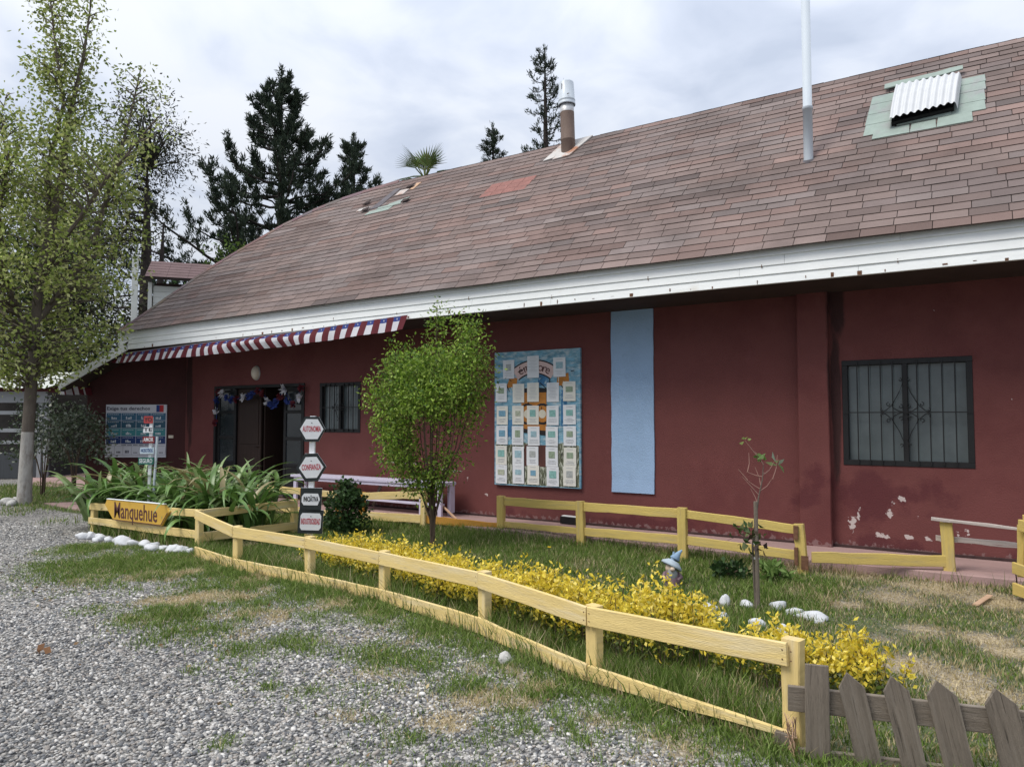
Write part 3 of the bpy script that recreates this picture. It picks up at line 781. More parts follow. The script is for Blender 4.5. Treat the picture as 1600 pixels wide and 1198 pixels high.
door = sub('double_door', bld)
x0, x1, z0, z1 = DOOR
f = MB(); t = .06
f.plank((x0 + t / 2, 9.53, z0), (x0 + t / 2, 9.53, z1), t, .1, up=(1, 0, 0), seg=1, jit=0); f.plank((x1 - t / 2, 9.53, z0), (x1 - t / 2, 9.53, z1), t, .1, up=(1, 0, 0), seg=1, jit=0)
f.plank((x0 + t, 9.53, z1 - t / 2), (x1 - t, 9.53, z1 - t / 2), t, .1, seg=1, jit=0)
f.build('frame', M['black'], door)
def glazed_leaf(a, b, y, name):
    lf = MB()
    for x in (a + .035, b - .035): lf.plank((x, y, z0 + .01), (x, y, z1 - t - .01), .07, .045, up=(1, 0, 0), seg=1, jit=0)
    for z in (z0 + .06, z0 + .62, z0 + 1.13, z0 + 1.64, z1 - t - .05): lf.plank((a + .07, y, z), (b - .07, y, z), .06, .04, seg=1, jit=0)
    lf.box((a + .07, y - .012, z0 + .09), (b - .07, y + .012, z0 + .59))
    for k in range(3):
        z = z0 + .65 + .51 * k; lf.box((a + .07, y - .003, z), (b - .07, y + .003, z + .45), mi=1)
    lf.build(name, [M['black'], M['pane_dark']], door)
glazed_leaf(x0 + t, -12.86, 9.55, 'glazed_leaf')
glazed_leaf(-11.42, x1 - t, 9.55, 'glazed_leaf')
lf = MB(); lf.box((-12.85, 9.57, z0 + .01), (-12.13, 9.61, z1 - t - .005)); lf.plank((-12.78, 9.565, z0 + .35), (-12.20, 9.565, z0 + .35), .5, .012, seg=1, jit=0, ch=.005); lf.plank((-12.78, 9.565, z0 + 1.45), (-12.20, 9.565, z0 + 1.45), .9, .012, seg=1, jit=0, ch=.005)
lf.tube([(-12.20, 9.57, z0 + .95), (-12.20, 9.52, z0 + .95), (-12.28, 9.52, z0 + .95)], .01, 6)
lf.build('door_leaf', M['darkwood'], door)
lf = MB(); lf.box((-12.12, 9.63, z0 + .01), (-12.08, 10.30, z1 - t - .005)); lf.build('door_leaf', M['darkwood'], door)

lm = sub('wall_lamp', bld)
b = MB(); b.lathe([(.112, 0), (.112, .02), (.10, .03)], (-12.19, 9.499, 2.513), 20, (0, -1, 0), squash=(.95, 1.3)); b.build('lamp_base', M['galv'], lm)
b = MB(); b.lathe([(.104, .02), (.100, .05), (.08, .08), (.045, .098), (0, .103)], (-12.19, 9.499, 2.513), 20, (0, -1, 0), squash=(.95, 1.3)); b.build('lamp_shade', M['lamp'], lm)

# ------------------------------------------------------------------ side wing at the left end: angled wall under a lower roof
wing = thing('side_wing', 'low maroon side wing with a sloping white edged roof beyond the door', 'building wing', (-15.4, 9.0, 0))
Kc = Vector((-14.53, 9.505, 0)); Ld = -RT
wmb = MB()
P0, P1 = Kc, Kc + Ld * 2.12
for h0, h1 in ((0, 0),):
    q = [P1, P0, P0 + FW * .16, P1 + FW * .16]
    topz = [2.86, 3.5, 3.5, 2.86]
    Vv = [Vector((p.x, p.y, -.05)) for p in q] + [Vector((p.x, p.y, tz)) for p, tz in zip(q, topz)]
    wmb.add(Vv, [(0, 1, 5, 4), (1, 2, 6, 5), (2, 3, 7, 6), (3, 0, 4, 7), (4, 5, 6, 7)])
    r0 = P1 + FW * .165
    wmb.add([(r0.x, r0.y, -.05), (r0.x + FW.x * 3, r0.y + FW.y * 3, -.05), (r0.x + FW.x * 3, r0.y + FW.y * 3, 2.86), (r0.x, r0.y, 2.86)], [(0, 1, 2, 3), (3, 2, 1, 0)])
wmb.build('wall', M['wall_shaded'], wing)
A, B = Vector((-15.36, 8.27, 2.895)), Vector((-16.243, 7.735, 2.30))
ext = (A - B).normalized()
rb = MB(); rb.plank(B, A + ext * .42, .16, .03, seg=3, jit=.003); rb.build('rake_board', M['white'], wing)
rb = MB()
a0, b0 = A + ext * .5 + Vector((0, 0, .06)), B + Vector((0, 0, .06)) - ext * .03
q = [b0 + FW * .02, a0 + FW * .02, a0 + FW * 3.2, b0 + FW * 3.2]
rb.add([p for p in q] + [p + Vector((0, 0, .035)) for p in q], BOXF); rb.build('roof', M['roofdeck'], wing)
rb = MB(); q = [p - Vector((0, 0, .16)) for p in q]; q[0] += FW * .02; q[1] += FW * .02
rb.add([p for p in q] + [p + Vector((0, 0, .03)) for p in q], BOXF); rb.build('soffit', M['soffit'], wing)
rb = MB(); rb.plank(B + FW * .03 - Vector((0, 0, .02)), B + FW * 3.2 - Vector((0, 0, .02)), .15, .03, seg=2); rb.build('fascia_board', M['white'], wing)
sw = MB(); c = Vector((-14.78, 9.345, 1.23)) - FW * .012; sw.obox(c, RT * .05, FW * .012, Vector((0, 0, .03))); sw.obox(c - FW * .013, RT * .018, FW * .003, Vector((0, 0, .014)))
sw.build('light_switch', M['lamp'], wing)

# ------------------------------------------------------------------ rights poster on the wing wall
M['poster_white'] = mat('printed_board', (.56, .57, .63), .5, .04, 4, 0)
M['ink_dark'] = mat('dark_print', (.07, .07, .10), .6, .05, 4, 0)
M['ink_white'] = mat('white_print', (.60, .63, .66), .6, .05, 4, 0)
M['ink_blue'] = mat('blue_print', (.02, .05, .20), .6, .05, 4, 0); M['ink_red'] = mat('red_print', (.42, .025, .03), .6, .05, 4, 0)
pcol = [mat('poster_row', c, .5, .06, 5, 0) for c in ((.045, .13, .22), (.03, .095, .15), (.055, .23, .26), (.018, .045, .16))]
PO = Vector((-15.925, 8.553, .79)) ; PU = (Vector((-14.835, 9.26, .79)) - PO).normalized(); PN = Vector((PU.y, -PU.x, 0)); PW, PH = 1.30, 1.125
poster = thing('rights_poster', 'blue and white printed rights poster on the dark wall behind the planter', 'poster', PO)
b = MB()
def pp3(u, v, d=0): return PO + PU * u + Vector((0, 0, v)) + PN * d
b.prism([pp3(0, 0), pp3(PW, 0), pp3(PW, PH), pp3(0, PH)], PN, .03); b.build('board', M['poster_white'], poster)
for r in range(4):
    for c in range(4):
        u0, u1 = .02 + c * .318, .02 + c * .318 + .308; v1 = PH - .18 - r * .165; v0 = v1 - .157
        q = MB(); q.prism([pp3(u0, v0, .003), pp3(u1, v0, .003), pp3(u1, v1, .003), pp3(u0, v1, .003)], PN, .003); cell = q.build('panel', pcol[r], poster)
        ic = MB(); g2 = random.Random(r * 4 + c)
        for k in range(4):
            uu = u0 + .10 + .03 * k + g2.uniform(-.006, .006); hh = g2.uniform(.02, .065); ic.prism([pp3(uu, v0 + .025, .005), pp3(uu + .022, v0 + .025, .005), pp3(uu + .022, v0 + .025 + hh, .005), pp3(uu, v0 + .025 + hh, .005)], PN, .002)
        for k in range(6):
            uu = u0 + .03 + .04 * k; ic.prism([pp3(uu, v1 - .035, .005), pp3(uu + .03, v1 - .035, .005), pp3(uu + .03, v1 - .025, .005), pp3(uu, v1 - .025, .005)], PN, .002)
        ic.build('pictogram', M['ink_white'], cell)
txt('lettering', 'Exige tus derechos', pp3(.48, PH - .085, .004), PU, (0, 0, 1), .10, M['ink_dark'], poster, width=.92, bold=.002)
q = MB(); q.prism([pp3(1.08, PH - .16, .004), pp3(1.15, PH - .16, .004), pp3(1.15, PH - .01, .004), pp3(1.08, PH - .01, .004)], PN, .003); q.build('blue_block', M['ink_blue'], poster)
q = MB(); q.prism([pp3(1.15, PH - .16, .004), pp3(1.235, PH - .16, .004), pp3(1.235, PH - .01, .004), pp3(1.15, PH - .01, .004)], PN, .003); q.build('red_block', M['ink_red'], poster)
q = MB()
for k in range(8):
    uu = .02 + k * .1815; q.prism([pp3(uu - .0015, .05, .003), pp3(uu + .0015, .05, .003), pp3(uu + .0015, .24, .003), pp3(uu - .0015, .24, .003)], PN, .002)
for vv in (.05, .24, .285): q.prism([pp3(.02, vv - .0015, .003), pp3(PW - .02, vv - .0015, .003), pp3(PW - .02, vv + .0015, .003), pp3(.02, vv + .0015, .003)], PN, .002)
for k in range(7):
    for j in range(3):
        uu = .065 + k * .1815 + j * .03; hh = .02 + .02 * ((k * 7 + j * 3) % 3); q.prism([pp3(uu, .09, .003), pp3(uu + .02, .09, .003), pp3(uu + .02, .09 + hh, .003), pp3(uu, .09 + hh, .003)], PN, .002)
for k in range(24):
    if k % 5 != 4:
        uu = .35 + k * .025; q.prism([pp3(uu, .255, .003), pp3(uu + .018, .255, .003), pp3(uu + .018, .272, .003), pp3(uu, .272, .003)], PN, .002)
q.build('table_print', M['ink_dark'], poster)

# ------------------------------------------------------------------ painted notice board with sheets of paper
def paint(name, c, v=.25, s=9, spots=None, st=None): return mat(name, c, .7, v, s, .05, spots=spots, stretch=st)
M['mural_sky'] = paint('mural_blue_wash', (.16, .34, .46), .5, 6, [((.42, .52, .58), 7, .48, .62), ((.05, .16, .28), 11, .60, .72)], (1, 1, 2.5))
M['mural_grass'] = paint('mural_dark_strokes', (.10, .11, .07), .5, 12, [((.50, .52, .44), 16, .50, .60), ((.03, .03, .03), 9, .58, .66)], (3, 1, .8))
M['mural_orange'] = paint('mural_orange', (.42, .17, .035), .3, 10); M['mural_pink'] = paint('mural_pink_ribbon', (.62, .46, .44), .1, 10)
M['mural_black'] = paint('mural_black', (.02, .018, .02), .2, 10); M['mural_cream'] = paint('mural_cream', (.62, .58, .48), .1, 8); M['mural_brown'] = paint('mural_brown', (.09, .035, .03), .3, 8)
M['mural_blue'] = paint('mural_deep_blue', (.05, .17, .33), .4, 9, [((.40, .52, .58), 14, .56, .66)])
nb_ = thing('notice_board', 'tall painted notice board covered in rows of white paper sheets', 'notice board', (-5.714, 9.47, .60))
NX0, NX1, NZ0, NZ1 = -6.46, -4.968, .60, 2.63
b = MB(); b.prism([(NX0, 9.455, NZ0), (NX1, 9.455, NZ0 + .008), (NX1, 9.455, NZ1), (NX0, 9.455, NZ1)], (0, -1, 0), .04); b.build('board', M['mural_sky'], nb_)
def layer(name, poly, m, d):
    b = MB(); y = 9.455 - d
    b.prism([(NX0 + u, y, NZ0 + v) for u, v in poly], (0, -1, 0), .0012); return b.build(name, M[m], nb_)
layer('painted_ground', [(.02, .02), (1.47, .02), (1.47, .62), (1.2, .66), (.9, .58), (.5, .66), (.2, .60), (.02, .66)], 'mural_grass', .0015)
layer('painted_tree', [(.5, .3), (.95, .3), (.92, .62), (.55, .62)], 'mural_brown', .003)
for poly in ([(.53, .85), (.93, .8), (.93, 1.42), (.47, 1.42)],): layer('painted_body', poly, 'mural_orange', .0045)
for (cxx, czz, rr) in ((.60, 1.08, .16), (.86, 1.08, .16)):
    layer('painted_ring', [(cxx + rr * math.cos(t * math.pi / 9), czz + rr * math.sin(t * math.pi / 9)) for t in range(18)], 'mural_black', .006)
    layer('painted_ring', [(cxx + .78 * rr * math.cos(t * math.pi / 9), czz + .78 * rr * math.sin(t * math.pi / 9)) for t in range(18)], 'mural_orange', .0075)
    layer('painted_ring', [(cxx + .4 * rr * math.cos(t * math.pi / 9), czz + .4 * rr * math.sin(t * math.pi / 9)) for t in range(18)], 'mural_cream', .009)
layer('painted_band', [(.47, 1.40), (.95, 1.40), (.93, 1.46), (.71, 1.48), (.49, 1.46)], 'mural_black', .006)
layer('painted_edge', [(.53, .80), (.93, .76), (.95, .83), (.53, .86)], 'mural_black', .006)
for poly in ([(1.17, .9), (1.28, .9), (1.27, 1.45), (1.18, 1.42)], [(.78, 1.5), (.95, 1.5), (.97, 1.78), (.80, 1.76)], [(.24, .7), (.34, .7), (.33, 1.0), (.25, 1.0)]): layer('painted_stream', poly, 'mural_blue', .003)
for poly in ([(.20, 1.47), (.40, 1.50), (.42, 1.62), (.30, 1.66)], [(1.10, 1.5), (1.32, 1.48), (1.30, 1.68), (1.12, 1.64)]): layer('painted_fruit', poly, 'mural_orange', .003)
for k in range(22):
    g3 = random.Random(k); u, v = g3.uniform(.15, 1.4), g3.uniform(.65, 1.75); a = g3.uniform(0, 3.1); ln = g3.uniform(.05, .14)
    du, dv = math.cos(a) * ln, math.sin(a) * ln; w = .012
    layer('brush_stroke', [(u, v), (u + du, v + dv), (u + du - dv * w / ln, v + dv + du * w / ln), (u - dv * w / ln, v + du * w / ln)], 'mural_black' if k % 3 else 'mural_cream', .0078 + .0003 * (k % 3))
NA = 13
arc = [(.72 + .62 * math.sin(R(-38 + 76 * i / NA)), 1.24 + .62 * math.cos(R(-38 + 76 * i / NA))) for i in range(NA + 1)]
arci = [(.72 + .46 * math.sin(R(38 - 76 * i / NA)), 1.24 + .46 * math.cos(R(38 - 76 * i / NA))) for i in range(NA + 1)]
def arcband(r0, r1, nm, m, d):
    for i in range(NA):
        a0, a1 = R(-38 + 76 * i / NA), R(-38 + 76 * (i + 1) / NA)
        b.prism([(NX0 + .72 + r0 * math.sin(a0), 9.455 - d, NZ0 + 1.24 + r0 * math.cos(a0)), (NX0 + .72 + r0 * math.sin(a1), 9.455 - d, NZ0 + 1.24 + r0 * math.cos(a1)),
                 (NX0 + .72 + r1 * math.sin(a1), 9.455 - d, NZ0 + 1.24 + r1 * math.cos(a1)), (NX0 + .72 + r1 * math.sin(a0), 9.455 - d, NZ0 + 1.24 + r1 * math.cos(a0))], (0, -1, 0), .001)
b = MB(); arcband(.44, .655, 0, 0, .0045); b.build('ribbon_edge', M['mural_black'], nb_)
b = MB(); arcband(.46, .635, 0, 0, .006); rib = b.build('ribbon', M['mural_pink'], nb_)
for s_, a in (('ér', -22), ('e', -12), ('o', 12), ('r', 19), ('e', 26)):
    aa = R(a); u, v = .72 + .545 * math.sin(aa), 1.24 + .545 * math.cos(aa)
    txt('lettering', s_, (NX0 + u, 9.4475, NZ0 + v), (math.cos(aa), 0, -math.sin(aa)), (math.sin(aa), 0, math.cos(aa)), .19, M['mural_brown'], rib)
M['paper'] = mat('white_paper', (.70, .72, .76), .7, .05, 3, 0); M['paper_warm'] = mat('cream_paper', (.70, .69, .64), .7, .05, 3, 0)
M['print_grey'] = mat('faint_print', (.50, .52, .55), .7, .05, 3, 0)
thumbs = [mat('photo_print', c, .6, .35, 30, 0) for c in ((.22, .42, .40), (.30, .45, .52), (.38, .40, .40), (.16, .32, .44), (.26, .33, .24), (.40, .43, .34))]
cols_ = [.035, .33, .60, .93, 1.225]
rows_ = [(1.62, [0.17, .60, 1.06]), (1.26, None), (.92, None), (.615, None), (.31, None), (.03, None)]
g4 = random.Random(3)
for ri, (v, us) in enumerate(rows_):
    for ci, u in enumerate(us or cols_):
        u += g4.uniform(-.012, .012); vv = v + g4.uniform(-.008, .008); w, h = .205, .285
        if ri == 0 and ci == 1: h = .33
        tl = g4.uniform(-.012, .012)
        pb = MB(); y = 9.4430 - .0004 * ((ri + ci) % 2)
        q = [(NX0 + u, y, NZ0 + vv), (NX0 + u + w, y, NZ0 + vv + tl * w), (NX0 + u + w - tl * h, y - .004 * g4.random(), NZ0 + vv + h + tl * w), (NX0 + u - tl * h, y - .004 * g4.random(), NZ0 + vv + h)]
        pb.prism(q, (0, -1, 0), .0006); pg = pb.build('paper_sheet', M['paper'] if g4.random() < .65 else M['paper_warm'], nb_)
        tb = MB(); yt = y - .0052
        textonly = (ri == 1 and ci in (1, 2, 3)) or (ri == 0 and ci == 1)
        if not textonly:
            tw, th = g4.uniform(.09, .125), g4.uniform(.075, .11); uc = u + w / 2; vc = vv + h * .60
            tb.prism([(NX0 + uc - tw / 2, yt, NZ0 + vc - th / 2), (NX0 + uc + tw / 2, yt, NZ0 + vc - th / 2), (NX0 + uc + tw / 2, yt, NZ0 + vc + th / 2), (NX0 + uc - tw / 2, yt, NZ0 + vc + th / 2)], (0, -1, 0), .0008)
            tb.build('photo', thumbs[g4.randrange(6)], pg)
        lb = MB()
        for k in range(9 if textonly else 3):
            zz = vv + h - .06 - k * .022 if textonly else vv + h * .30 - k * .022
            lw = g4.uniform(.4, .8) * w / 2
            lb.prism([(NX0 + u + w / 2 - lw, yt, NZ0 + zz), (NX0 + u + w / 2 + lw, yt, NZ0 + zz), (NX0 + u + w / 2 + lw, yt, NZ0 + zz + .006), (NX0 + u + w / 2 - lw, yt, NZ0 + zz + .006)], (0, -1, 0), .0008)
        lw = .05; zz = vv + h - .03
        lb.prism([(NX0 + u + w / 2 - lw, yt, NZ0 + zz), (NX0 + u + w / 2 + lw, yt, NZ0 + zz), (NX0 + u + w / 2 + lw, yt, NZ0 + zz + .007), (NX0 + u + w / 2 - lw, yt, NZ0 + zz + .007)], (0, -1, 0), .0008)
        lb.build('text_lines', M['print_grey'], pg, 'stuff')

# ------------------------------------------------------------------ flag bunting under the eaves
M['cloth_white'] = mat('white_cloth', (.62, .62, .66), .8, .06, 6, .1, trans=.25); M['cloth_red'] = mat('red_cloth', (.115, .016, .024), .8, .12, 6, .1, trans=.25); M['cloth_blue'] = mat('blue_cloth', (.03, .055, .22), .8, .1, 6, .1, trans=.2)
bunt = thing('flag_bunting', 'long strip of red white and blue flags hung along the white eaves', 'bunting', (-11.4, 8.4, 2.9))
XA, XB = -15.55, -7.37
NFL = 30; step = (XB - XA) / NFL
def bz(x):   # top edge
    return float(np.interp(x, [-15.55, -15.2, -12.1, -10.0, -8.3, -7.37], [2.94, 2.965, 3.035, 3.068, 3.142, 3.17]))
def bh(x): return float(np.interp(x, [-15.55, -15.2, -12.1, -10.0, -8.3, -7.37], [.14, .20, .25, .235, .24, .222]))
def bpt(x, v):
    tw = math.exp(-((x + 10.9) / 1.3) ** 2)
    yy = 8.455 - .10 * v * (1 + .3 * math.sin(x * 5.1)) - tw * .10 * math.sin(v * 3.1) + .010 * math.sin(x * 23)
    return (x + tw * .16 * v * v - .02 * v * math.sin(x * 3.3), yy, bz(x) - bh(x) * v * (1 - .22 * tw * math.sin(v * 3.14)))
for k in range(NFL):
    a = XA + k * step; fb = MB()
    nv = 6
    for part, (u0, u1) in enumerate(((0, .5), (.5, 1))):
        for j in range(nv):
            for i2 in range(2):
                ua, ub = u0 + (u1 - u0) * i2 / 2, u0 + (u1 - u0) * (i2 + 1) / 2
                mi = 1 if part == 1 else (2 if j < 2 else 0)
                fb.add([bpt(a + step * ua, j / nv), bpt(a + step * ub, j / nv), bpt(a + step * ub, (j + 1) / nv), bpt(a + step * ua, (j + 1) / nv)], [(0, 3, 2, 1)], mi=mi, smooth=True)
    sc = Vector(bpt(a + step * .25, .17)); sc.y -= .004
    st = []
    for q in range(10):
        r = .022 if q % 2 == 0 else .009; t = math.pi / 2 + q * math.pi / 5; st.append((sc.x + r * math.cos(t), sc.y, sc.z + r * math.sin(t)))
    fb.add(st + [tuple(sc)], [(q, (q + 1) % 10, 10) for q in range(10)], mi=0)
    fb.build('flag', [M['cloth_white'], M['cloth_red'], M['cloth_blue']], bunt)
b = MB(); b.tube([(x, 8.452, bz(x) + .005) for x in np.linspace(XA, XB, 24)], .004, 5); b.build('cord', M['cloth_white'], bunt)

# small bunting end hanging at the corner of the wing
bt = thing('flag_cloth', 'small crumpled red and white flag cloth hanging from the wing eaves corner', 'flag', (-16.3, 7.9, 2.2))
fb = MB()
for k in range(8):
    for j in range(4):
        def q(u, v): return Vector((-16.42, 7.80, 2.32)) + RT * (u * .52) + FW * (.25 * u + .05 * math.sin(u * 20) + .08 * v) + Vector((0, 0, -.05 * u - .2 * v * (1 - .25 * u)))
        fb.add([q(k / 8, j / 4), q((k + 1) / 8, j / 4), q((k + 1) / 8, (j + 1) / 4), q(k / 8, (j + 1) / 4)], [(0, 3, 2, 1)], mi=(k % 2), smooth=True)
fb.build('flag', [M['cloth_white'], M['cloth_red']], bt)

# ------------------------------------------------------------------ paper garland round the door
gar = thing('paper_garland', 'red white and blue crepe paper garland looped round the open door', 'garland', (-12.1, 9.40, 2.0))
GAR = [(-13.14, 2.12, 'w'), (-12.97, 2.03, 'b'), (-12.67, 2.0, 'r'), (-12.45, 2.03, 'w'), (-12.18, 2.08, 'b'), (-12.02, 2.16, 'r'), (-11.87, 2.1, 'r'), (-11.73, 1.95, 'w'), (-11.56, 1.87, 'b'), (-11.38, 2.03, 'r'), (-11.28, 2.17, 'w'), (-11.15, 1.96, 'b'), (-11.0, 1.88, 'r'), (-10.81, 1.99, 'w'), (-10.78, 2.18, 'r'), (-13.32, 1.77, 'w'), (-13.33, 1.53, 'r'), (-13.31, 1.99, 'b'), (-13.25, 2.16, 'r'), (-12.82, 1.99, 'b'), (-12.31, 2.05, 'b'), (-11.64, 1.90, 'b'), (-11.47, 1.94, 'b')]
for x, z, c in GAR:
    fb = MB()
    r = .088 if c == 'w' else .078
    for k in range(16):
        a = rnd.uniform(0, 6.28); e = rnd.uniform(-1, 1)
        d = Vector((math.cos(a) * math.cos(e), -abs(math.sin(a) * math.cos(e)) * .7, math.sin(e)))
        s_ = Vector((rnd.uniform(-1, 1), rnd.uniform(-1, 1), rnd.uniform(-1, 1))).normalized() * r * .6
        o_ = Vector((x, 9.41, z))
        p = [o_ + d * r * .15 - s_ * .3, o_ + d * r * .15 + s_ * .3, o_ + d * r + s_ * .8, o_ + d * r * 1.15, o_ + d * r - s_ * .8]
        fb.add(p, [(0, 1, 2, 3, 4)])
    fb.build('ruffle', M[{'w': 'cloth_white', 'r': 'cloth_red', 'b': 'cloth_blue'}[c]], gar)
b = MB(); b.tube([(-13.33, 9.41, 1.5), (-13.30, 9.41, 2.16), (-13.14, 9.41, 2.12), (-12.67, 9.41, 2.0), (-12.02, 9.41, 2.2), (-11.56, 9.41, 1.87), (-11.28, 9.41, 2.17), (-11.0, 9.41, 1.88), (-10.78, 9.41, 2.18)], .006, 5); b.build('cord', M['cloth_blue'], gar)

# ------------------------------------------------------------------ fences
M['yellow'] = mat('worn_yellow_paint', (.70, .53, .22), .75, .14, 1.0, .35, 9, coord='puv', stretch=(2.2, 26, 1),
                  spots=[((.68, .57, .36), .7, .48, .74), ((.32, .27, .20), 1.9, .61, .78)])
M['yellow_back'] = mat('yellow_green_paint', (.56, .42, .13), .8, .14, 1.0, .35, 9, coord='puv', stretch=(2.2, 26, 1), spots=[((.42, .33, .17), .9, .52, .75), ((.16, .10, .05), 2.1, .70, .82)])
M['orange_paint'] = mat('ochre_paint', (.50, .25, .045), .8, .15, 1.0, .3, 9, coord='puv', stretch=(2.2, 26, 1), spots=[((.25, .12, .05), 1.5, .62, .8)])
M['grey_wood'] = mat('weathered_grey_board', (.195, .162, .128), .9, .28, 1.0, .6, 14, coord='puv', stretch=(1.8, 42, 1), spots=[((.26, .225, .185), .8, .50, .70), ((.055, .045, .036), 2.6, .56, .70)])
M['pale_wood'] = mat('bare_weathered_lath', (.46, .40, .37), .9, .2, 1.0, .4, 12, coord='puv', stretch=(2, 30, 1), spots=[((.28, .13, .12), 1.5, .58, .72)])
def fpost(root, x, y, h, w=.085, lean=(0, 0), m='yellow', label=None, d=.07, dirx=(1, 0, 0)):
    b = MB(); b.plank((x, y, -.08), (x + lean[0], y + lean[1], h), w, d, up=dirx, seg=4, jit=.003, ch=.006)
    o = b.build('post', M[m], root)
    if label: o['label'] = label
def frail(root, p0, p1, h, m='yellow', t=.024, h2=None, label=None, jit=.005, seg=7):
    b = MB(); b.plank(p0, p1, h, t, seg=seg, jit=jit, h2=h2, ch=.004)
    o = b.build('rail', M[m], root)
    if label: o['label'] = label

front = thing('rail_fence', 'low yellow two rail fence between the gravel drive and the golden hedge', 'fence', (-4.6, 4.85, 0))
FP = [(-6.822, 5.061), (-5.629, 4.998), (-4.553, 4.885), (-3.226, 4.532), (-2.082, 4.063), (-.863, 3.804)]
P0f = (-8.13, 5.49)
for i, (x, y) in enumerate(FP):
    nxt = FP[min(i + 1, 5)]; prv = FP[max(i - 1, 0)]
    d = Vector((nxt[0] - prv[0], nxt[1] - prv[1], 0)).normalized()
    top = [.46, .458, .44, .468, .47, .525][i]
    nrm = Vector((-d.y, d.x, 0))
    c = Vector((x, y, 0)) + nrm * .045
    fpost(front, c.x, c.y, top, .088 if i < 5 else .095, dirx=d, m='yellow' if i < 5 else 'orange_paint' if False else 'yellow')
TOPC = [(.505, .40), (.463, .345), (.456, .350), (.440, .326), (.468, .354), (.470, .352), (.514, .402)]
LOWC = [(.135, .02), (.125, .012), (.122, .012), (.120, .018), (.140, .024), (.124, .026), (.108, .055)]
PTS = [P0f] + FP
for i in range(6):
    (xa, ya), (xb, yb_) = PTS[i], PTS[i + 1]
    d = Vector((xb - xa, yb_ - ya, 0)).normalized(); off = Vector((d.y, -d.x, 0)) * .012
    for C, lo in ((TOPC, 0), (LOWC, 1)):
        za, zb = sum(C[i]) / 2, sum(C[i + 1]) / 2; ha, hb = C[i][0] - C[i][1], C[i + 1][0] - C[i + 1][1]
        ext = .035 if i < 5 else .0
        a = Vector((xa, ya, za)) + off + d * .004 + (Vector((0, 0, 0)) if i else Vector((0, 0, 0)))
        b_ = Vector((xb, yb_, zb)) + off - d * .002
        if i == 0 and lo: a = Vector((-7.78, 5.25, za))
        if i == 5: a, b_ = a, b_ + d * (.0 if not lo else .03)
        frail(front, a, b_, ha, h2=hb * (1 if not (lo and i == 5) else .6), jit=.0025 if not lo else .004, seg=4)
pq = MB(); pq.plank((-.90, 3.80, -.08), (-.89, 3.79, .09), .08, .06, up=(1, 0, 0), seg=2, jit=.01); o = pq.build('post', M['grey_wood'], front); o['label'] = 'rotten grey stump beside the last post'

nl = MB()
for i in range(7):
    (xa, ya) = PTS[i]
    for C in (TOPC, LOWC):
        for s_ in (-1, 1):
            d = Vector((PTS[min(i + 1, 6)][0] - PTS[max(i - 1, 0)][0], PTS[min(i + 1, 6)][1] - PTS[max(i - 1, 0)][1], 0)).normalized(); n_ = Vector((d.y, -d.x, 0))
            for zz in (.3, .7):
                c_ = Vector((xa, ya, C[i][1] + (C[i][0] - C[i][1]) * zz)) + d * .022 * s_ + n_ * .0245
                nl.lathe([(.0042, 0), (.0036, .0015), (0, .002)], c_, 6, n_)
nl.build('nails', M['rust'], front, 'stuff')

planter = thing('planter_fence', 'low yellow fence enclosing the agapanthus bed with the name board', 'fence', (-9.4, 5.55, 0))
for x, y, h in ((-10.70, 5.62, .42), (-9.376, 5.60, .40), (-8.14, 5.54, .50), (-8.169, 7.02, .50)): fpost(planter, x, y, h)
frail(planter, (-10.76, 5.58, .373), (-8.15, 5.535, .458), .092); frail(planter, (-10.76, 5.58, .175), (-8.15, 5.535, .196), .10)
frail(planter, (-8.10, 5.56, .452), (-8.13, 7.03, .435), .10); frail(planter, (-8.10, 5.56, .17), (-8.13, 7.03, .135), .11)
frail(planter, (-10.72, 5.60, .36), (-10.9, 7.0, .38), .09)

backf = thing('rail_fence', 'yellow two rail fence on the lawn in front of the notice board and blue panel', 'fence', (-3.7, 8.3, 0))
BP = [(-5.758, 8.59, .54), (-4.409, 8.412, .562), (-2.964, 8.094, .605), (-1.675, 8.12, .515)]
for i, (x, y, h) in enumerate(BP):
    fpost(backf, x, y, h, .10, lean=((-.045, 0) if i == 3 else (-.02, 0) if i == 1 else (0, 0)), m='yellow_back', d=.08)
tops = [(.465, .114), (.495, .105), (.538, .098), (.455, .098)]; lows = [(.150, .08), (.182, .105), (.244, .098), (.19, .105)]
for i in range(3):
    (xa, ya, _), (xb, yb_, _) = BP[i], BP[i + 1]
    for C in (tops, lows):
        frail(backf, (xa + .03, ya + .0, C[i][0]), (xb - .03, yb_ - .0, C[i + 1][0]), C[i][1], 'yellow_back', .026)
bs = MB(); bs.box((-1.76, 8.055, .36), (-1.715, 8.075, .50)); bs.box((-1.755, 8.05, .10), (-1.72, 8.075, .28)); bs.box((-1.69, 8.06, .06), (-1.62, 8.076, .20)); o = bs.build('rotten_patch', M['rust'], backf)
backr = thing('rail_fence', 'yellow fence with one low rail and two bare weathered laths below the barred window', 'fence', (-.39, 8.6, 0))
fpost(backr, -.388, 8.605, .575, .11, lean=(-.03, 0), m='yellow_back', d=.08)
frail(backr, (-1.60, 8.13, .185), (-.42, 8.58, .192), .112, 'yellow_back')
frail(backr, (-.542, 8.55, .607), (.30, 8.55, .553), .030, 'pale_wood', .05, label='bare weathered lath on top of the post'); frail(backr, (-.514, 8.655, .405), (.30, 8.655, .39), .055, 'pale_wood', .02, label='bare weathered lower lath')
rc = thing('rail_fence', 'end of a pale yellow fence running out of view at the right edge', 'fence', (.25, 7.9, 0))
fpost(rc, .25, 8.03, .75, .10, m='yellow_back', d=.09)
b = MB(); b.plank((.17, 8.05, .20), (.185, 8.05, .66), .05, .03, up=(1, 0, 0)); b.build('brace', M['yellow_back'], rc)
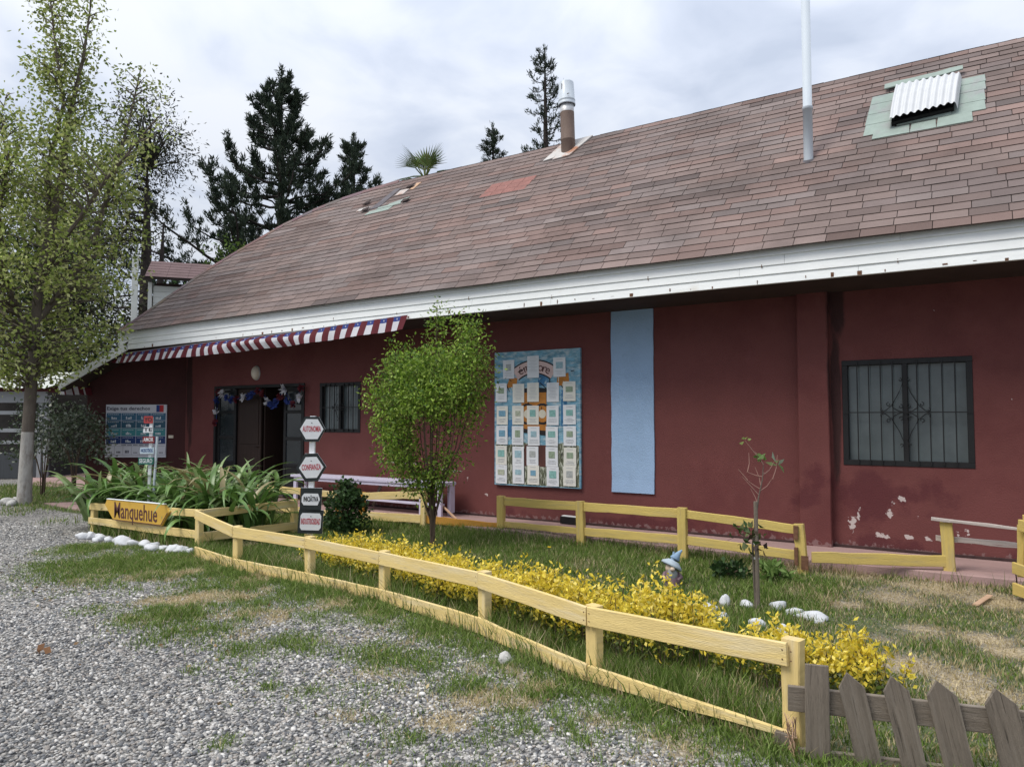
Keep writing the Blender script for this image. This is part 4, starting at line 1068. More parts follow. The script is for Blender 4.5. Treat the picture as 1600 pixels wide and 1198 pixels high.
for z, h in ((.285, .10), (.10, .10), (.66, .10)): frail(rc, (.12 if z < .6 else .18, 8.0, z), (.95, 6.6, z - .02), h, 'yellow_back', .03)
midf = thing('rail_fence', 'short yellow fence section in front of the white bench', 'fence', (-7.6, 8.4, 0))
fpost(midf, -8.261, 8.446, .47, m='orange_paint'); fpost(midf, -6.945, 8.349, .565)
frail(midf, (-8.22, 8.42, .415), (-6.98, 8.32, .506), .11); frail(midf, (-8.22, 8.42, .11), (-6.98, 8.32, .165), .125)
frail(midf, (-6.90, 8.36, .155), (-5.80, 8.60, .105), .11, 'orange_paint')
farf = thing('rail_fence', 'yellow fence rail between the open door and the signpost', 'fence', (-9.5, 8.2, 0))
fpost(farf, -10.40, 8.22, .50); fpost(farf, -9.35, 8.22, .49, m='orange_paint'); fpost(farf, -8.55, 8.22, .46, m='orange_paint')
frail(farf, (-10.45, 8.2, .445), (-9.34, 8.2, .44), .105); frail(farf, (-9.335, 8.2, .44), (-8.5, 8.2, .43), .10); frail(farf, (-10.45, 8.2, .15), (-8.5, 8.2, .12), .10)

# name board on the planter
M['sign_yellow'] = mat('yellow_sign_paint', (.56, .34, .055), .6, .12, 1.0, .1, 9, coord='Object', stretch=(3, 1, 12), spots=[((.42, .25, .06), 2, .58, .75)])
nm = thing('name_board', 'yellow hexagonal wooden name board lettered Manquehue on the planter fence', 'sign', (-9.45, 5.5, .25))
poly = [(-10.205, .438), (-9.987, .246), (-8.872, .252), (-8.715, .44), (-8.812, .520), (-10.159, .508)]
b = MB(); b.prism([(x, 5.50, z) for x, z in poly], (0, -1, 0), .03); b.build('board', M['sign_yellow'], nm)
b = MB(); b.plank((-10.16, 5.513, .517), (-8.81, 5.513, .529), .012, .04, seg=3, jit=.002); b.build('cap_strip', M['white'], nm)
b = MB(); b.plank((-8.735, 5.492, .425), (-8.875, 5.492, .262), .012, .004, up=(1, 0, 0), seg=1, jit=0); b.plank((-10.0, 5.492, .253), (-8.88, 5.492, .259), .010, .004, seg=1, jit=0); b.build('painted_edge', M['mural_brown'], nm)
txt('lettering', 'Manquehue', (-9.47, 5.4975, .378), (1, 0, .01), (0, 0, 1), .30, M['mural_brown'], nm, width=1.0, bold=.0025)

# ------------------------------------------------------------------ values signpost
M['sign_white'] = mat('sign_white_paint', (.70, .71, .73), .6, .06, 9, .1, 50, spots=[((.50, .50, .48), 5, .64, .78)])
M['sign_black'] = mat('sign_black_paint', (.022, .027, .028), .6, .2, 9, .1)
M['letter_red'] = mat('sign_red_paint', (.42, .05, .07), .6, .2, 20, 0); M['letter_black'] = mat('letter_black_paint', (.015, .015, .016), .6, .1, 20, 0)
sp = thing('signpost', 'white signpost with four black edged value boards behind the yellow front fence', 'signpost', (-6.2, 5.545, 0))
b = MB(); b.plank((-6.2, 5.545, -.05), (-6.165, 5.545, 1.635), .055, .045, up=tuple(RT), seg=5, jit=.003); b.build('pole', M['sign_white'], sp)
b = MB(); b.plank((-6.2, 5.52, 0), (-6.198, 5.52, .37), .07, .02, up=tuple(RT), seg=3); b.build('foot_board', M['yellow'], sp)
XD = (RT * math.cos(R(-12)) + FW * math.sin(R(-12))).normalized(); XD = (RT + FW * .18).normalized(); ND = Vector((XD.y, -XD.x, 0))
def vboard(cz, outer, inner, word, cm, lw, ls, tilt=0.0):
    bo = sub('sign_board', sp)
    cxy = Vector((-6.18, 5.545, cz)) + ND * .036
    ct, st = math.cos(tilt), math.sin(tilt)
    def P(u, v, d=0): return cxy + XD * (u * ct - v * st) + Vector((0, 0, u * st + v * ct)) + ND * d
    q = MB(); q.prism([P(u, v, .012) for u, v in outer], ND, .024, mi=0, mi_side=1); q.build('panel', [M['sign_black'], M['sign_white']], bo)
    q = MB(); q.prism([P(u, v, .0145) for u, v in inner], ND, .002); q.build('white_field', M['sign_white'], bo)
    txt('lettering', word, P(0, .0, .0155), XD * ct + Vector((0, 0, st)), Vector((0, 0, 1)), ls, cm, bo, width=lw, bold=.002)
    q = MB(); q.lathe([(.006, 0), (.005, .004), (0, .005)], P(0, outer[0][1] * .0 + max(v for _, v in inner) * .62, .0148), 8, ND); q.build('nail', M['black'], bo)
hexa = lambda w, h, f: [(w, 0), (w * f, h), (-w * f, h), (-w, 0), (-w * f, -h), (w * f, -h)]
vboard(1.495, hexa(.142, .135, .52), hexa(.122, .107, .50), 'AUTONOMIA', M['letter_red'], .19, .085)
vboard(1.085, hexa(.158, .150, .42), hexa(.128, .112, .44), 'CONFIANZA', M['letter_red'], .20, .085, .03)
vboard(.745, [(.112, .122), (-.112, .122), (-.112, -.128), (.112, -.128)], [(.095, 0), (.072, .062), (-.072, .062), (-.095, .03), (-.095, -.03), (-.072, -.062), (.072, -.062)][::1], 'INICIATIVA', M['letter_black'], .155, .07, -.04)
vboard(.508, [(.128, .125), (-.128, .125), (-.128, -.125), (.128, -.125)], [(.108, .062), (.09, .09), (-.09, .09), (-.108, .062), (-.108, -.062), (-.09, -.09), (.09, -.09), (.108, -.062)], 'INDUSTRIOSIDAD', M['letter_red'], .20, .085, -.05)

# word post in the planter
wp = thing('word_post', 'narrow post with five small painted word plaques among the agapanthus', 'signpost', (-9.9, 5.95, 0))
b = MB(); b.plank((-9.93, 5.96, 0), (-9.875, 5.94, 1.63), .045, .03, up=tuple(RT), seg=5, jit=.004); b.build('pole', M['sign_white'], wp)
b = MB(); b.tube([(-9.86, 5.965, 0), (-9.835, 5.975, .6), (-9.80, 5.985, 1.36)], .018, 8); b.build('stake', M['pipe_white'], wp)
pl_cols = {'red': mat('plaque_red', (.36, .05, .05), .6, .2, 12, 0), 'white': M['sign_white'], 'blue': mat('plaque_pale_blue', (.50, .60, .66), .6, .1, 12, 0), 'green': mat('plaque_green', (.02, .13, .10), .6, .2, 12, 0), 'dark': mat('plaque_dark_red', (.20, .03, .03), .6, .2, 12, 0)}
for z, w, h, c, word, cm, u0 in ((1.595, .125, .10, 'red', 'YO', 'sign_black', -.02), (1.455, .14, .08, 'white', 'TE', 'letter_black', -.02), (1.315, .16, .09, 'dark', 'AMOR', 'sign_white', -.01), (1.165, .19, .085, 'blue', 'NOSOTROS', 'ink_blue', -.03), (1.02, .21, .095, 'green', 'SEGURO', 'sign_white', -.04)):
    bo = sub('plaque', wp); c0 = Vector((-9.89, 5.94, z)) - FW * .035 + RT * u0
    q = MB(); tw = .85 if c == 'white' else 1.0
    q.prism([c0 + RT * -w * .5 - Vector((0, 0, h / 2)), c0 + RT * w * .5 - Vector((0, 0, h / 2)), c0 + RT * w * .5 * tw + Vector((0, 0, h / 2)), c0 - RT * w * .5 * tw + Vector((0, 0, h / 2))], -FW, .014); q.build('panel', pl_cols[c], bo)
    txt('lettering', word, c0 - FW * .002, RT, (0, 0, 1), h * .85, M[cm], bo, width=w * .86, bold=.001)

# ------------------------------------------------------------------ picket gate (grey boards, sagging)
gate = thing('picket_gate', 'sagging weathered grey picket gate with slanted pointed boards at the fence end', 'gate', (-.85, 3.74, 0))
GD = Vector((.963, .279, 0)).normalized()
def gpnt(u, z, off=0.0):
    t = (u - 1.33) / .96
    base = FW * (3.6 - .29 * t) + RT * u
    return Vector((base.x, base.y, z)) + Vector((GD.y, -GD.x, 0)) * off
def gboard(nmx, p0, p1, h, t, h2=None, seg=5, upv=(0, 0, 1)):
    b = MB(); b.plank(p0, p1, h, t, up=upv, seg=seg, jit=.003, h2=h2, ch=.003); return b.build(nmx, M['grey_wood'], gate)
gboard('rail', gpnt(1.32, .275), gpnt(2.85, .255), .115, .028)
gboard('rail', gpnt(1.36, -.005), gpnt(2.85, .0), .10, .028)
b = MB(); b.plank(gpnt(1.44, -.2, .03), gpnt(1.442, .447, .03), .105, .022, up=GD, seg=6, jit=.003); b.build('end_board', M['grey_wood'], gate)
for i, (ua, za, lw) in enumerate([(1.578, .425, .1), (1.757, .427, .095), (1.934, .426, .11), (2.155, .414, .112), (2.40, .41, .11), (2.62, .41, .11)]):
    lean = .20
    h0 = za - .062; b = MB(); N_ = Vector((GD.y, -GD.x, 0)); th = .022; hw = lw * .5
    def W(u, z, o): return gpnt(u, z, .03 + o)
    ub = ua + lean * (h0 + .25)
    segs = []
    outline = [(ub - hw, -.25), (ub + hw, -.25), (ua + .010 + hw, h0), (ua - .012, za), (ua + .004 - hw, h0 - .01)]
    k = len(outline); Vv = [W(u, z, th / 2) for u, z in outline] + [W(u, z, -th / 2) for u, z in outline]
    sd = rnd.random() * 40; puv = [(z + sd, (u - ua), sd) for u, z in outline] * 2
    # grain runs along the leaning board
    puv = [(z + sd, (u - ua - lean * (h0 - z)), sd) for u, z in outline] * 2
    b.add(Vv, [tuple(range(k)), tuple(range(2 * k - 1, k - 1, -1))] + [(q, q + k, (q + 1) % k + k, (q + 1) % k) for q in range(k)], puv=puv)
    b.build('picket', M['grey_wood'], gate)
w = MB()
for i in range(10):
    w.tube([gpnt(1.33 + rnd.uniform(-.03, .03), rnd.uniform(0, .2), rnd.uniform(-.02, .05)) for _ in range(4)], .0022, 4)
w.build('dry_twine', M['bare_wood'], gate)

# ------------------------------------------------------------------ bench, stick, box
M['lavender'] = mat('pale_lavender_paint', (.56, .53, .66), .6, .08, 5, .1, spots=[((.38, .36, .42), 6, .62, .78)])
bench = thing('bench', 'long pale lavender wooden bench standing against the maroon wall', 'bench', (-8.8, 9.15, .1))
b = MB(); b.plank((-10.53, 9.14, .60), (-7.10, 9.14, .60), .045, .36, seg=8, jit=.003); b.build('seat', M['lavender'], bench)
b = MB(); b.plank((-10.45, 8.99, .56), (-7.2, 8.99, .56), .07, .02, seg=4); b.build('apron', M['lavender'], bench)
for x in (-10.46, -7.55, -7.18):
    for y in (9.02, 9.27):
        b = MB(); b.plank((x, y, .1), (x, y, .575), .075, .045, up=(1, 0, 0), seg=2); b.build('leg', M['lavender'], bench)
b = MB(); b.plank((-7.13, 9.20, .36), (-7.13, 9.31, .36), .44, .025, seg=2); b.build('end_panel', M['lavender'], bench)
b = MB(); b.plank((-10.4, 9.1, .27), (-7.2, 9.1, .27), .03, .12, seg=5); b.build('stretcher', M['lavender'], bench)
b = MB(); b.plank((-8.8, 9.25, .15), (-8.55, 9.2, .57), .05, .03, up=(1, 0, 0), seg=2); b.build('brace', M['grey_wood'], bench)
st = MB(); st.plank((-7.357, 9.2, .30), (-6.73, 8.85, .112), .035, .02, seg=2); o = st.build('wooden_stick', M['bare_wood']); tag(o, 'pale wooden stick leaning off the right end of the bench', 'stick')
bx = thing('small_box', 'small black box with a white top lying at the foot of the wall', 'box', (-5.1, 9.40, .1))
b = MB(); b.plank((-5.25, 9.40, .16), (-4.92, 9.40, .155), .10, .10, seg=1); b.build('body', M['black'], bx)
b = MB(); b.plank((-5.23, 9.40, .216), (-5.0, 9.40, .212), .012, .08, seg=1); b.build('top', M['white'], bx)
sc = MB(); sc.plank((-.16, 7.48, .03), (-.06, 7.93, .035), .012, .05, seg=2); o = sc.build('wooden_offcut', M['bare_wood']); tag(o, 'thin wooden offcut lying in the dry grass by the right fence', 'offcut')

# ------------------------------------------------------------------ stones
M['stone_white'] = mat('whitewashed_stone', (.56, .57, .59), .8, .1, 9, .3, 40, spots=[((.36, .34, .32), 6, .60, .78)])
M['stone_grey'] = mat('pale_field_stone', (.46, .45, .43), .85, .18, 14, .4, 60, spots=[((.25, .23, .21), 9, .58, .75)])
ROW = [(-10.304, 5.258), (-10.163, 5.311), (-9.935, 5.309), (-9.689, 5.286), (-9.56, 5.337), (-9.328, 5.286), (-9.139, 5.295), (-8.95, 5.33), (-8.716, 5.295), (-8.53, 5.317), (-8.313, 5.296), (-8.168, 5.319), (-8.05, 5.356), (-10.06, 5.36), (-8.62, 5.22)]
def stone(x, y, r, lab, grp, m='stone_white', z=None, name='stone', sub=2):
    b = MB(); b.rock((0, 0, r[2] * .5 if z is None else z), r, rnd.randrange(9999), sub, .30)
    o = b.build(name, M[m]); o.location = (x, y, 0); o.rotation_euler = (0, 0, rnd.uniform(0, 6.28)); return tag(o, lab, 'stone', grp)
for x, y in ROW:
    a = rnd.uniform(.07, .11); stone(x, y, (a, a * rnd.uniform(.7, .9), a * rnd.uniform(.55, .75)), 'whitewashed stone in the row edging the front of the agapanthus planter', 'whitewashed stones along the planter')
for x, y, r, lab in [(-1.959, 6.359, (.05, .05, .075), 'upright pointed white stone left of the staked sapling'), (-1.79, 6.40, (.08, .05, .04), 'flat white stone just left of the sapling stake'),
        (-1.547, 6.45, (.085, .07, .06), 'rounded white stone just right of the sapling stake, nearest the stake'), (-1.40, 6.40, (.085, .06, .045), 'flat white stone between two others right of the sapling'),
        (-1.27, 6.28, (.11, .08, .055), 'largest white stone at the right end of the sapling stones'), (-1.846, 5.905, (.07, .06, .05), 'pale dusty stone half hidden by the golden hedge end'),
        (-1.549, 5.82, (.07, .06, .055), 'white stone in front of the sapling beside golden leaves'), (-2.02, 6.12, (.07, .05, .045), 'white stone partly covered by the tip of the golden hedge'), (-1.33, 5.70, (.06, .05, .06), 'white stone peeking through the golden shrub by the gate')]:
    stone(x, y, r, lab, 'white stones round the sapling')
for x, y, r, lab in [(-15.52, 6.55, (.14, .10, .08), 'pale stone at the foot of the big tree, nearest the drive'), (-15.62, 6.72, (.12, .10, .09), 'grey stone leaning on the left of the whitewashed trunk'), (-15.25, 6.52, (.11, .09, .07), 'small stone in front of the whitewashed trunk')]:
    stone(x, y, r, lab, 'stones at the foot of the big tree', 'stone_grey')
stone(-2.75, 4.15, (.065, .05, .045), 'lone pale stone on the gravel below the front fence', None, 'stone_grey')

# ------------------------------------------------------------------ garden gnome
M['gnome_hat'] = mat('gnome_blue_hat', (.22, .32, .44), .7, .15, 14, .2); M['gnome_coat'] = mat('gnome_mauve_coat', (.20, .13, .15), .8, .2, 20, .2)
M['gnome_beard'] = mat('gnome_grey_beard', (.27, .29, .29), .9, .2, 40, .4, stretch=(1, 1, .3)); M['gnome_skin'] = mat('gnome_nose', (.60, .47, .36), .7, .06, 10, 0); M['gnome_brim'] = mat('gnome_hat_brim', (.36, .42, .47), .8, .12, 20, .3)
gn = thing('garden_gnome', 'small garden gnome in a floppy pointed blue hat behind the hedge', 'garden gnome', (-2.62, 6.84, 0))
G0 = Vector((-2.62, 6.84, 0)); fd = -FW
b = MB(); b.lathe([(.0, 0), (.07, 0), (.075, .02), (.078, .06), (.068, .11), (.055, .15), (.05, .17)], G0, 16); b.build('body', M['gnome_coat'], gn)
for s_ in (-1, 1):
    b = MB(); b.rock(G0 + RT * .035 * s_ + fd * .05 + Vector((0, 0, .02)), (.03, .045, .022), 3, 2, .03); b.build('boot', M['gnome_coat'], gn)
    b = MB(); b.tube([G0 + RT * .055 * s_ + Vector((0, 0, .135)), G0 + RT * .085 * s_ + fd * .025 + Vector((0, 0, .095)), G0 + RT * .045 * s_ + fd * .07 + Vector((0, 0, .075))], [.022, .022, .016], 8); b.build('arm', M['gnome_coat'], gn)
b = MB(); b.lathe([(.0, .145), (.052, .15), (.058, .18), (.05, .215), (.0, .23)], G0, 16); b.build('head', M['gnome_skin'], gn)
b = MB()
Vb, Fb = ICO[2]; W_ = Vb.copy()
pts = [G0 + RT * v[0] * .05 * (1 - .45 * max(0, -v[2])) + fd * (.045 + v[1] * .03) + Vector((0, 0, .125 + v[2] * .065)) for v in W_]
b.add(pts, Fb, smooth=True); b.build('beard', M['gnome_beard'], gn)
b = MB(); b.rock(G0 + fd * .075 - RT * .006 + Vector((0, 0, .182)), (.023, .023, .022), 4, 2, .02); b.build('nose', M['gnome_skin'], gn)
ax = (Vector((0, 0, 1)) + RT * .55 + FW * .15).normalized()
hc = G0 + Vector((0, 0, .207)) + RT * .008 + FW * .012
b = MB(); b.lathe([(.05, .005), (.098, -.022), (.106, -.012), (.10, .006), (.06, .035), (.055, .04)], hc, 20, ax); b.build('hat_brim', M['gnome_brim'], gn)
b = MB()
tip = hc + ax * .155 + RT * .03
b.tube([hc + ax * .02, hc + ax * .06, hc + ax * .10 + RT * .006, hc + ax * .13 + RT * .016, tip], [.062, .05, .032, .018, .008], 12)
b.tube([hc + ax * .05 - RT * .01, hc + ax * .09 - RT * .02 + Vector((0, 0, .015)), hc + ax * .10 - RT * .028 + Vector((0, 0, .035))], [.03, .016, .008], 10); b.build('hat', M['gnome_hat'], gn)

# ------------------------------------------------------------------ buildings behind
M['clapboard'] = mat('pale_clapboard', (.60, .62, .60), .7, .06, 4, .1)
hs_ = thing('clapboard_house', 'upper storey of a white clapboard house with brown roof behind the hip end', 'house', (-18, 10.8, 0))
HE = (FW * math.cos(R(71.4)) + RT * math.sin(R(71.4))).normalized(); HN = Vector((HE.y, -HE.x, 0))
H0 = Vector((-18.02, 10.75, 0))
def hp3(u, d, z): return H0 + HE * u - HN * d + Vector((0, 0, z))
b = MB(); b.obox(hp3(2.1, 1.5, 2.55), HE * 2.0, -HN * 1.5, Vector((0, 0, 2.55))); b.build('wall', M['soffit'], hs_)
for k in range(12):
    z = 3.3 + k * .15; b = MB(); b.plank(hp3(.05, -.012, z), hp3(4.1, -.012, z), .146, .02, seg=1, jit=0); b.build('clapboard', M['clapboard'], hs_)
b = MB(); b.plank(hp3(-.02, -.03, 2.9), hp3(-.02, -.03, 5.1), .09, .09, up=HE, seg=1, jit=0); b.build('corner_post', M['clapboard'], hs_)
b = MB(); P = [hp3(-.15, -.35, 5.17), hp3(4.4, -.35, 5.10), hp3(4.4, 1.3, 6.0), hp3(-.15, 1.3, 6.0)]
P = [hp3(-.12, -.28, 5.20), hp3(4.4, -.28, 5.20), hp3(4.4, .85, 5.82), hp3(-.12, .85, 5.82)]
b.prism(P, (0, -.4, 1), .06); b.build('roof', M['roofdeck'], hs_)
for r in range(6):
    for c in range(9):
        u0 = -.12 + c * .5 + (r % 2) * .0; t0, t1 = r / 6, (r + 1) / 6
        q = [hp3(u0, -.29 + 1.14 * t0, 5.205 + .62 * t0 + .012), hp3(u0 + .495, -.29 + 1.14 * t0, 5.205 + .62 * t0 + .012), hp3(u0 + .495, -.29 + 1.14 * t1, 5.205 + .62 * t1 + .004), hp3(u0, -.29 + 1.14 * t1, 5.205 + .62 * t1 + .004)]
        b = MB(); b.prism(q, (0, -.4, 1), .006, col=(.15, .10, .10)); b.build('shingle', M['shingle'], hs_)
b = MB(); b.plank(hp3(-.35, -.2, 3.2), hp3(-.35, -.2, 5.75), .14, .05, up=HE, seg=1, jit=0); b.build('downpipe', M['clapboard'], hs_)

M['stall_wood'] = mat('dark_stall_boards', (.03, .028, .028), .8, .3, 5, .1); M['stall_grey'] = mat('grey_painted_boards', (.055, .06, .066), .7, .15, 4, .1, stretch=(8, 8, .5)); M['stall_white'] = mat('grey_white_rail', (.27, .285, .30), .7, .1, 5, .1)
M['light_sheet'] = mat('pale_roof_sheet', (.62, .63, .58), .6, .08, 2, 0)
stl = thing('market_stall', 'dark open stall with pale corrugated roof behind the big tree', 'stall', (-22.3, 9.6, 0))
S0 = Vector((-21.5, 9.98, 0))
def sp3(u, d, z): return S0 + RT * u + FW * d + Vector((0, 0, z))
b = MB(); b.obox(sp3(-1.6, .1, .35), RT * 1.6, FW * .08, Vector((0, 0, .35)));  b.build('counter', M['stall_grey'], stl)
b = MB(); b.obox(sp3(-.03, 1.0, .35), RT * .03, FW * .85, Vector((0, 0, .35))); b.build('counter_end', M['stall_wood'], stl)
b = MB(); b.obox(sp3(-1.6, 2.0, 1.2), RT * 1.6, FW * .05, Vector((0, 0, 1.2))); b.build('back_wall', M['stall_wood'], stl)
for u in (-.22, -.05, -2.6): 
    b = MB(); b.plank(sp3(u, .05, 0), sp3(u, .05, 2.25), .11, .09, up=RT, seg=1, jit=0); b.build('post', M['stall_white'], stl)
for z, h in ((2.20, .30), (1.78, .10), (1.30, .10), (.98, .09)):
    b = MB(); b.plank(sp3(-3.2, -.02, z), sp3(-.02 if z > 2 else -.25, -.02, z), h, .04, seg=2); b.build('rail', M['stall_white'], stl)
b = MB()
for i in range(64):
    u0, u1 = -3.2 + 3.35 * i / 64, -3.2 + 3.35 * (i + 1) / 64; w0, w1 = .02 * math.sin(i * 1.57), .02 * math.sin((i + 1) * 1.57)
    b.add([sp3(u0, -.35, 2.44 + w0), sp3(u1, -.35, 2.44 + w1), sp3(u1 + .12, 1.6, 2.98 + w1), sp3(u0 + .12, 1.6, 2.98 + w0)], [(0, 1, 2, 3)], smooth=True)
b.build('roof_sheet', M['light_sheet'], stl)
ob = thing('outbuilding', 'maroon outbuilding with dark opening framed in white at the end of the path', 'building', (-25.3, 12.2, 0))
O0 = Vector((-24.9, 12.38, 0))
def op3(u, d, z): return O0 + RT * u + FW * d + Vector((0, 0, z))
b = MB(); b.obox(op3(-1.0, .5, 2.4), RT * 2.0, FW * .1, Vector((0, 0, .28))); b.obox(op3(.75, .5, 1.3), RT * .55, FW * .1, Vector((0, 0, 1.36))); b.obox(op3(-.5, 3.0, 1.3), RT * 2.5, FW * .1, Vector((0, 0, 1.4))); b.build('wall', M['wall'], ob)
b = MB(); b.plank(op3(-2.0, .3, 2.15), op3(.12, .3, 2.15), .09, .08, seg=1); b.build('beam', M['white'], ob)
b = MB(); b.plank(op3(.0, .3, 0), op3(.0, .3, 2.1), .20, .1, up=RT, seg=1); b.build('post', M['white'], ob)
b = MB(); b.add([op3(-3, -.2, 2.75), op3(1.4, -.2, 2.75), op3(1.4, 3.2, 3.2), op3(-3, 3.2, 3.2)], [(0, 1, 2, 3)]); b.build('roof', M['roofdeck'], ob)
b = MB(); b.obox(op3(-.9, 2.0, .35), RT * .6, FW * .3, Vector((0, 0, .02))); b.obox(op3(-.9, 2.0, .17), RT * .04, FW * .04, Vector((0, 0, .17))); o = b.build('table', M['stall_wood']); tag(o, 'small dark table under the outbuilding roof at the end of the path', 'table')

# ------------------------------------------------------------------ vegetation helpers
def leafmat(name, rough=.55, trans=.35, spec=.3):
    return mat(name, (1, 1, 1), rough, .12, 12, 0, col=True, trans=trans, spec=spec)
M['leaf'] = leafmat('leaf'); M['leaf_dull'] = leafmat('dull_leaf', .8, .2, .15); M['needle'] = leafmat('conifer_needles', .9, .08, .1); M['leaf_glossy'] = leafmat('glossy_leaf', .35, .25, .5)
M['grass'] = leafmat('grass_blades', .7, .3, .2)
M['bark'] = mat('grey_brown_bark', (.12, .10, .082), .95, .3, 9, .6, 22, stretch=(1, 1, .35)); M['bark_white'] = mat('whitewashed_bark', (.36, .345, .32), .9, .2, 9, .9, 22, stretch=(1, 1, .4), spots=[((.20, .175, .15), 7, .50, .66)])
M['bark_dark'] = mat('dark_conifer_bark', (.035, .028, .025), .95, .3, 9, .4); M['twig'] = mat('thin_brown_stem', (.10, .07, .05), .9, .25, 12, .2); M['twig_red'] = mat('pinkish_bare_twig', (.30, .17, .14), .8, .2, 12, .2)
M['leafy'] = leafmat('strap_leaf', .34, .28, .5)

def unit(a): return a / np.maximum(np.linalg.norm(a, axis=-1, keepdims=True), 1e-9)
def leaves(C, L, Wd, pal, g, dirs=None, spread=1.0, fold=.15, vary=.25, tone=None):
    n = len(C)
    d = g.normal(size=(n, 3))
    if dirs is not None: d = dirs + d * spread * .5
    d = unit(d); s = unit(np.cross(d, g.normal(size=(n, 3)))); nn = np.cross(d, s)
    l = (L * g.uniform(.65, 1.25, n))[:, None]; w = (Wd * g.uniform(.7, 1.2, n))[:, None]
    a = C; t = C + d * l; m = C + d * l * .48 + nn * w * fold
    V = np.stack([a, m + s * w / 2, t, m - s * w / 2], 1).reshape(-1, 3)
    F = np.arange(n * 4).reshape(n, 4)
    pal = np.array(pal); k = g.integers(0, len(pal), n)
    col = pal[k] * g.uniform(1 - vary, 1 + vary, n)[:, None]
    if tone is not None: col = col * tone[:, None]
    return V, F, col
def add_np(name, V, F, m, col, parent, kind=None, smooth=False):
    org = origin_of(parent); me = np_mesh(name, V - np.array(org), F, m, col=col, smooth=smooth)
    o = add_obj(name, me, parent)
    if kind: o['kind'] = kind
    return o
def curve(p, q, bend, k=5):
    p, q, b = np.array(p), np.array(q), np.array(bend)
    return [tuple(p * (1 - t) ** 2 + 2 * t * (1 - t) * b + q * t * t) for t in np.linspace(0, 1, k)]

def broad_tree(root, base, axis_pts, radii, env, ncl, per, lsize, pal, g, lm, bark, cluster_r=.3, branch_every=3, squash=.7, gap=None, droop=0.0, bark_low=None, low_z=None, twig_r=.012, lw=.55, tips=None, gth=.42, zmin=.1):
    """axis_pts: trunk/limbs as lists of world points; env(z)->(cu, radius) crown envelope about the base along RT"""
    axes = [np.array(a) for a in axis_pts]
    for ai, a in enumerate(axes):
        b = MB(); b.tube([tuple(p) for p in a], radii[ai], 10)
        nm_ = 'trunk' if ai == 0 else 'limb'
        if ai == 0 and bark_low is not None:
            lo = [p for p in a if p[2] <= low_z + 1e-6]; hi = [p for p in a if p[2] >= low_z - 1e-6]
            b = MB(); b.tube([tuple(p) for p in hi], radii[0][len(lo) - 1:], 12); b.build('trunk', bark, root)
            b = MB(); b.tube([tuple(p) for p in lo], radii[0][:len(lo)], 12); o = b.build('trunk_base', bark_low, root)
        else: b.build(nm_, bark, root)
    allp = np.concatenate([np.concatenate([a[i] + (a[i + 1] - a[i]) * t for t in np.linspace(0, 1, 8)[:, None]]).reshape(-1, 3) for a in axes for i in range(len(a) - 1)])
    allp = allp[allp[:, 2] > base[2] + zmin]
    zs = np.array([e[0] for e in env]); cu = np.array([e[1] for e in env]); rr = np.array([e[2] for e in env])
    cl = []
    while len(cl) < ncl:
        z = g.uniform(zs[0], zs[-1]); r = np.interp(z, zs, rr)
        if g.uniform() > (r / rr.max()) ** 1.3 + .08: continue
        a = g.uniform(0, 2 * math.pi); q = r * math.sqrt(g.uniform(.05, 1)); c = np.interp(z, zs, cu)
        p = np.array(base) + np.array(RT) * (c + q * math.cos(a)) + np.array(FW) * (q * math.sin(a)) + np.array([0, 0, z])
        if gap is not None and fnoise(np.array([p @ np.array(RT)]), np.array([p[2]]), gap, 77)[0] < gth: continue
        cl.append(p)
    if tips:          # leafy spires along the upper limbs
        for a in axes:
            for i in range(len(a) - 1):
                if a[i + 1][2] < tips[0]: continue
                k = int(tips[1] / 10 * np.linalg.norm(a[i + 1] - a[i]) / .5) + 1
                for t in g.uniform(0, 1, k): cl.append(a[i] + (a[i + 1] - a[i]) * t + g.normal(0, tips[2], 3))
    ncl = len(cl)
    cl = np.array(cl)
    br = MB()
    for i, p in enumerate(cl):
        if i % branch_every: continue
        below = allp[allp[:, 2] < p[2] - .15 + droop]
        if not len(below): below = allp
        dd = np.linalg.norm((below - p) * np.array([1, 1, .8]), axis=1); q = below[np.argmin(dd)]
        L = np.linalg.norm(p - q)
        br.tube(curve(q, p, (q + p) / 2 + np.array([g.normal() * .08 * L, g.normal() * .08 * L, .12 * L]), 4), [twig_r * 1.5, twig_r * 1.1, twig_r * .7, twig_r * .3], 5, cap=False)
    br.build('branches', bark, root, 'stuff')
    off = g.normal(size=(ncl, per, 3)) * cluster_r * np.array([1, 1, squash])
    C = (cl[:, None, :] + off).reshape(-1, 3)
    if droop: C[:, 2] -= np.abs(g.normal(size=len(C))) * droop * .4
    tone = np.repeat(g.uniform(.72, 1.25, ncl), per)
    dirs = unit(off.reshape(-1, 3)) * .6 + np.array([0, 0, -.25])
    V, F, col = leaves(C, lsize, lsize * lw, pal, g, dirs=dirs, spread=1.6, tone=tone)
    return add_np('crown', V, F, lm, col, root)

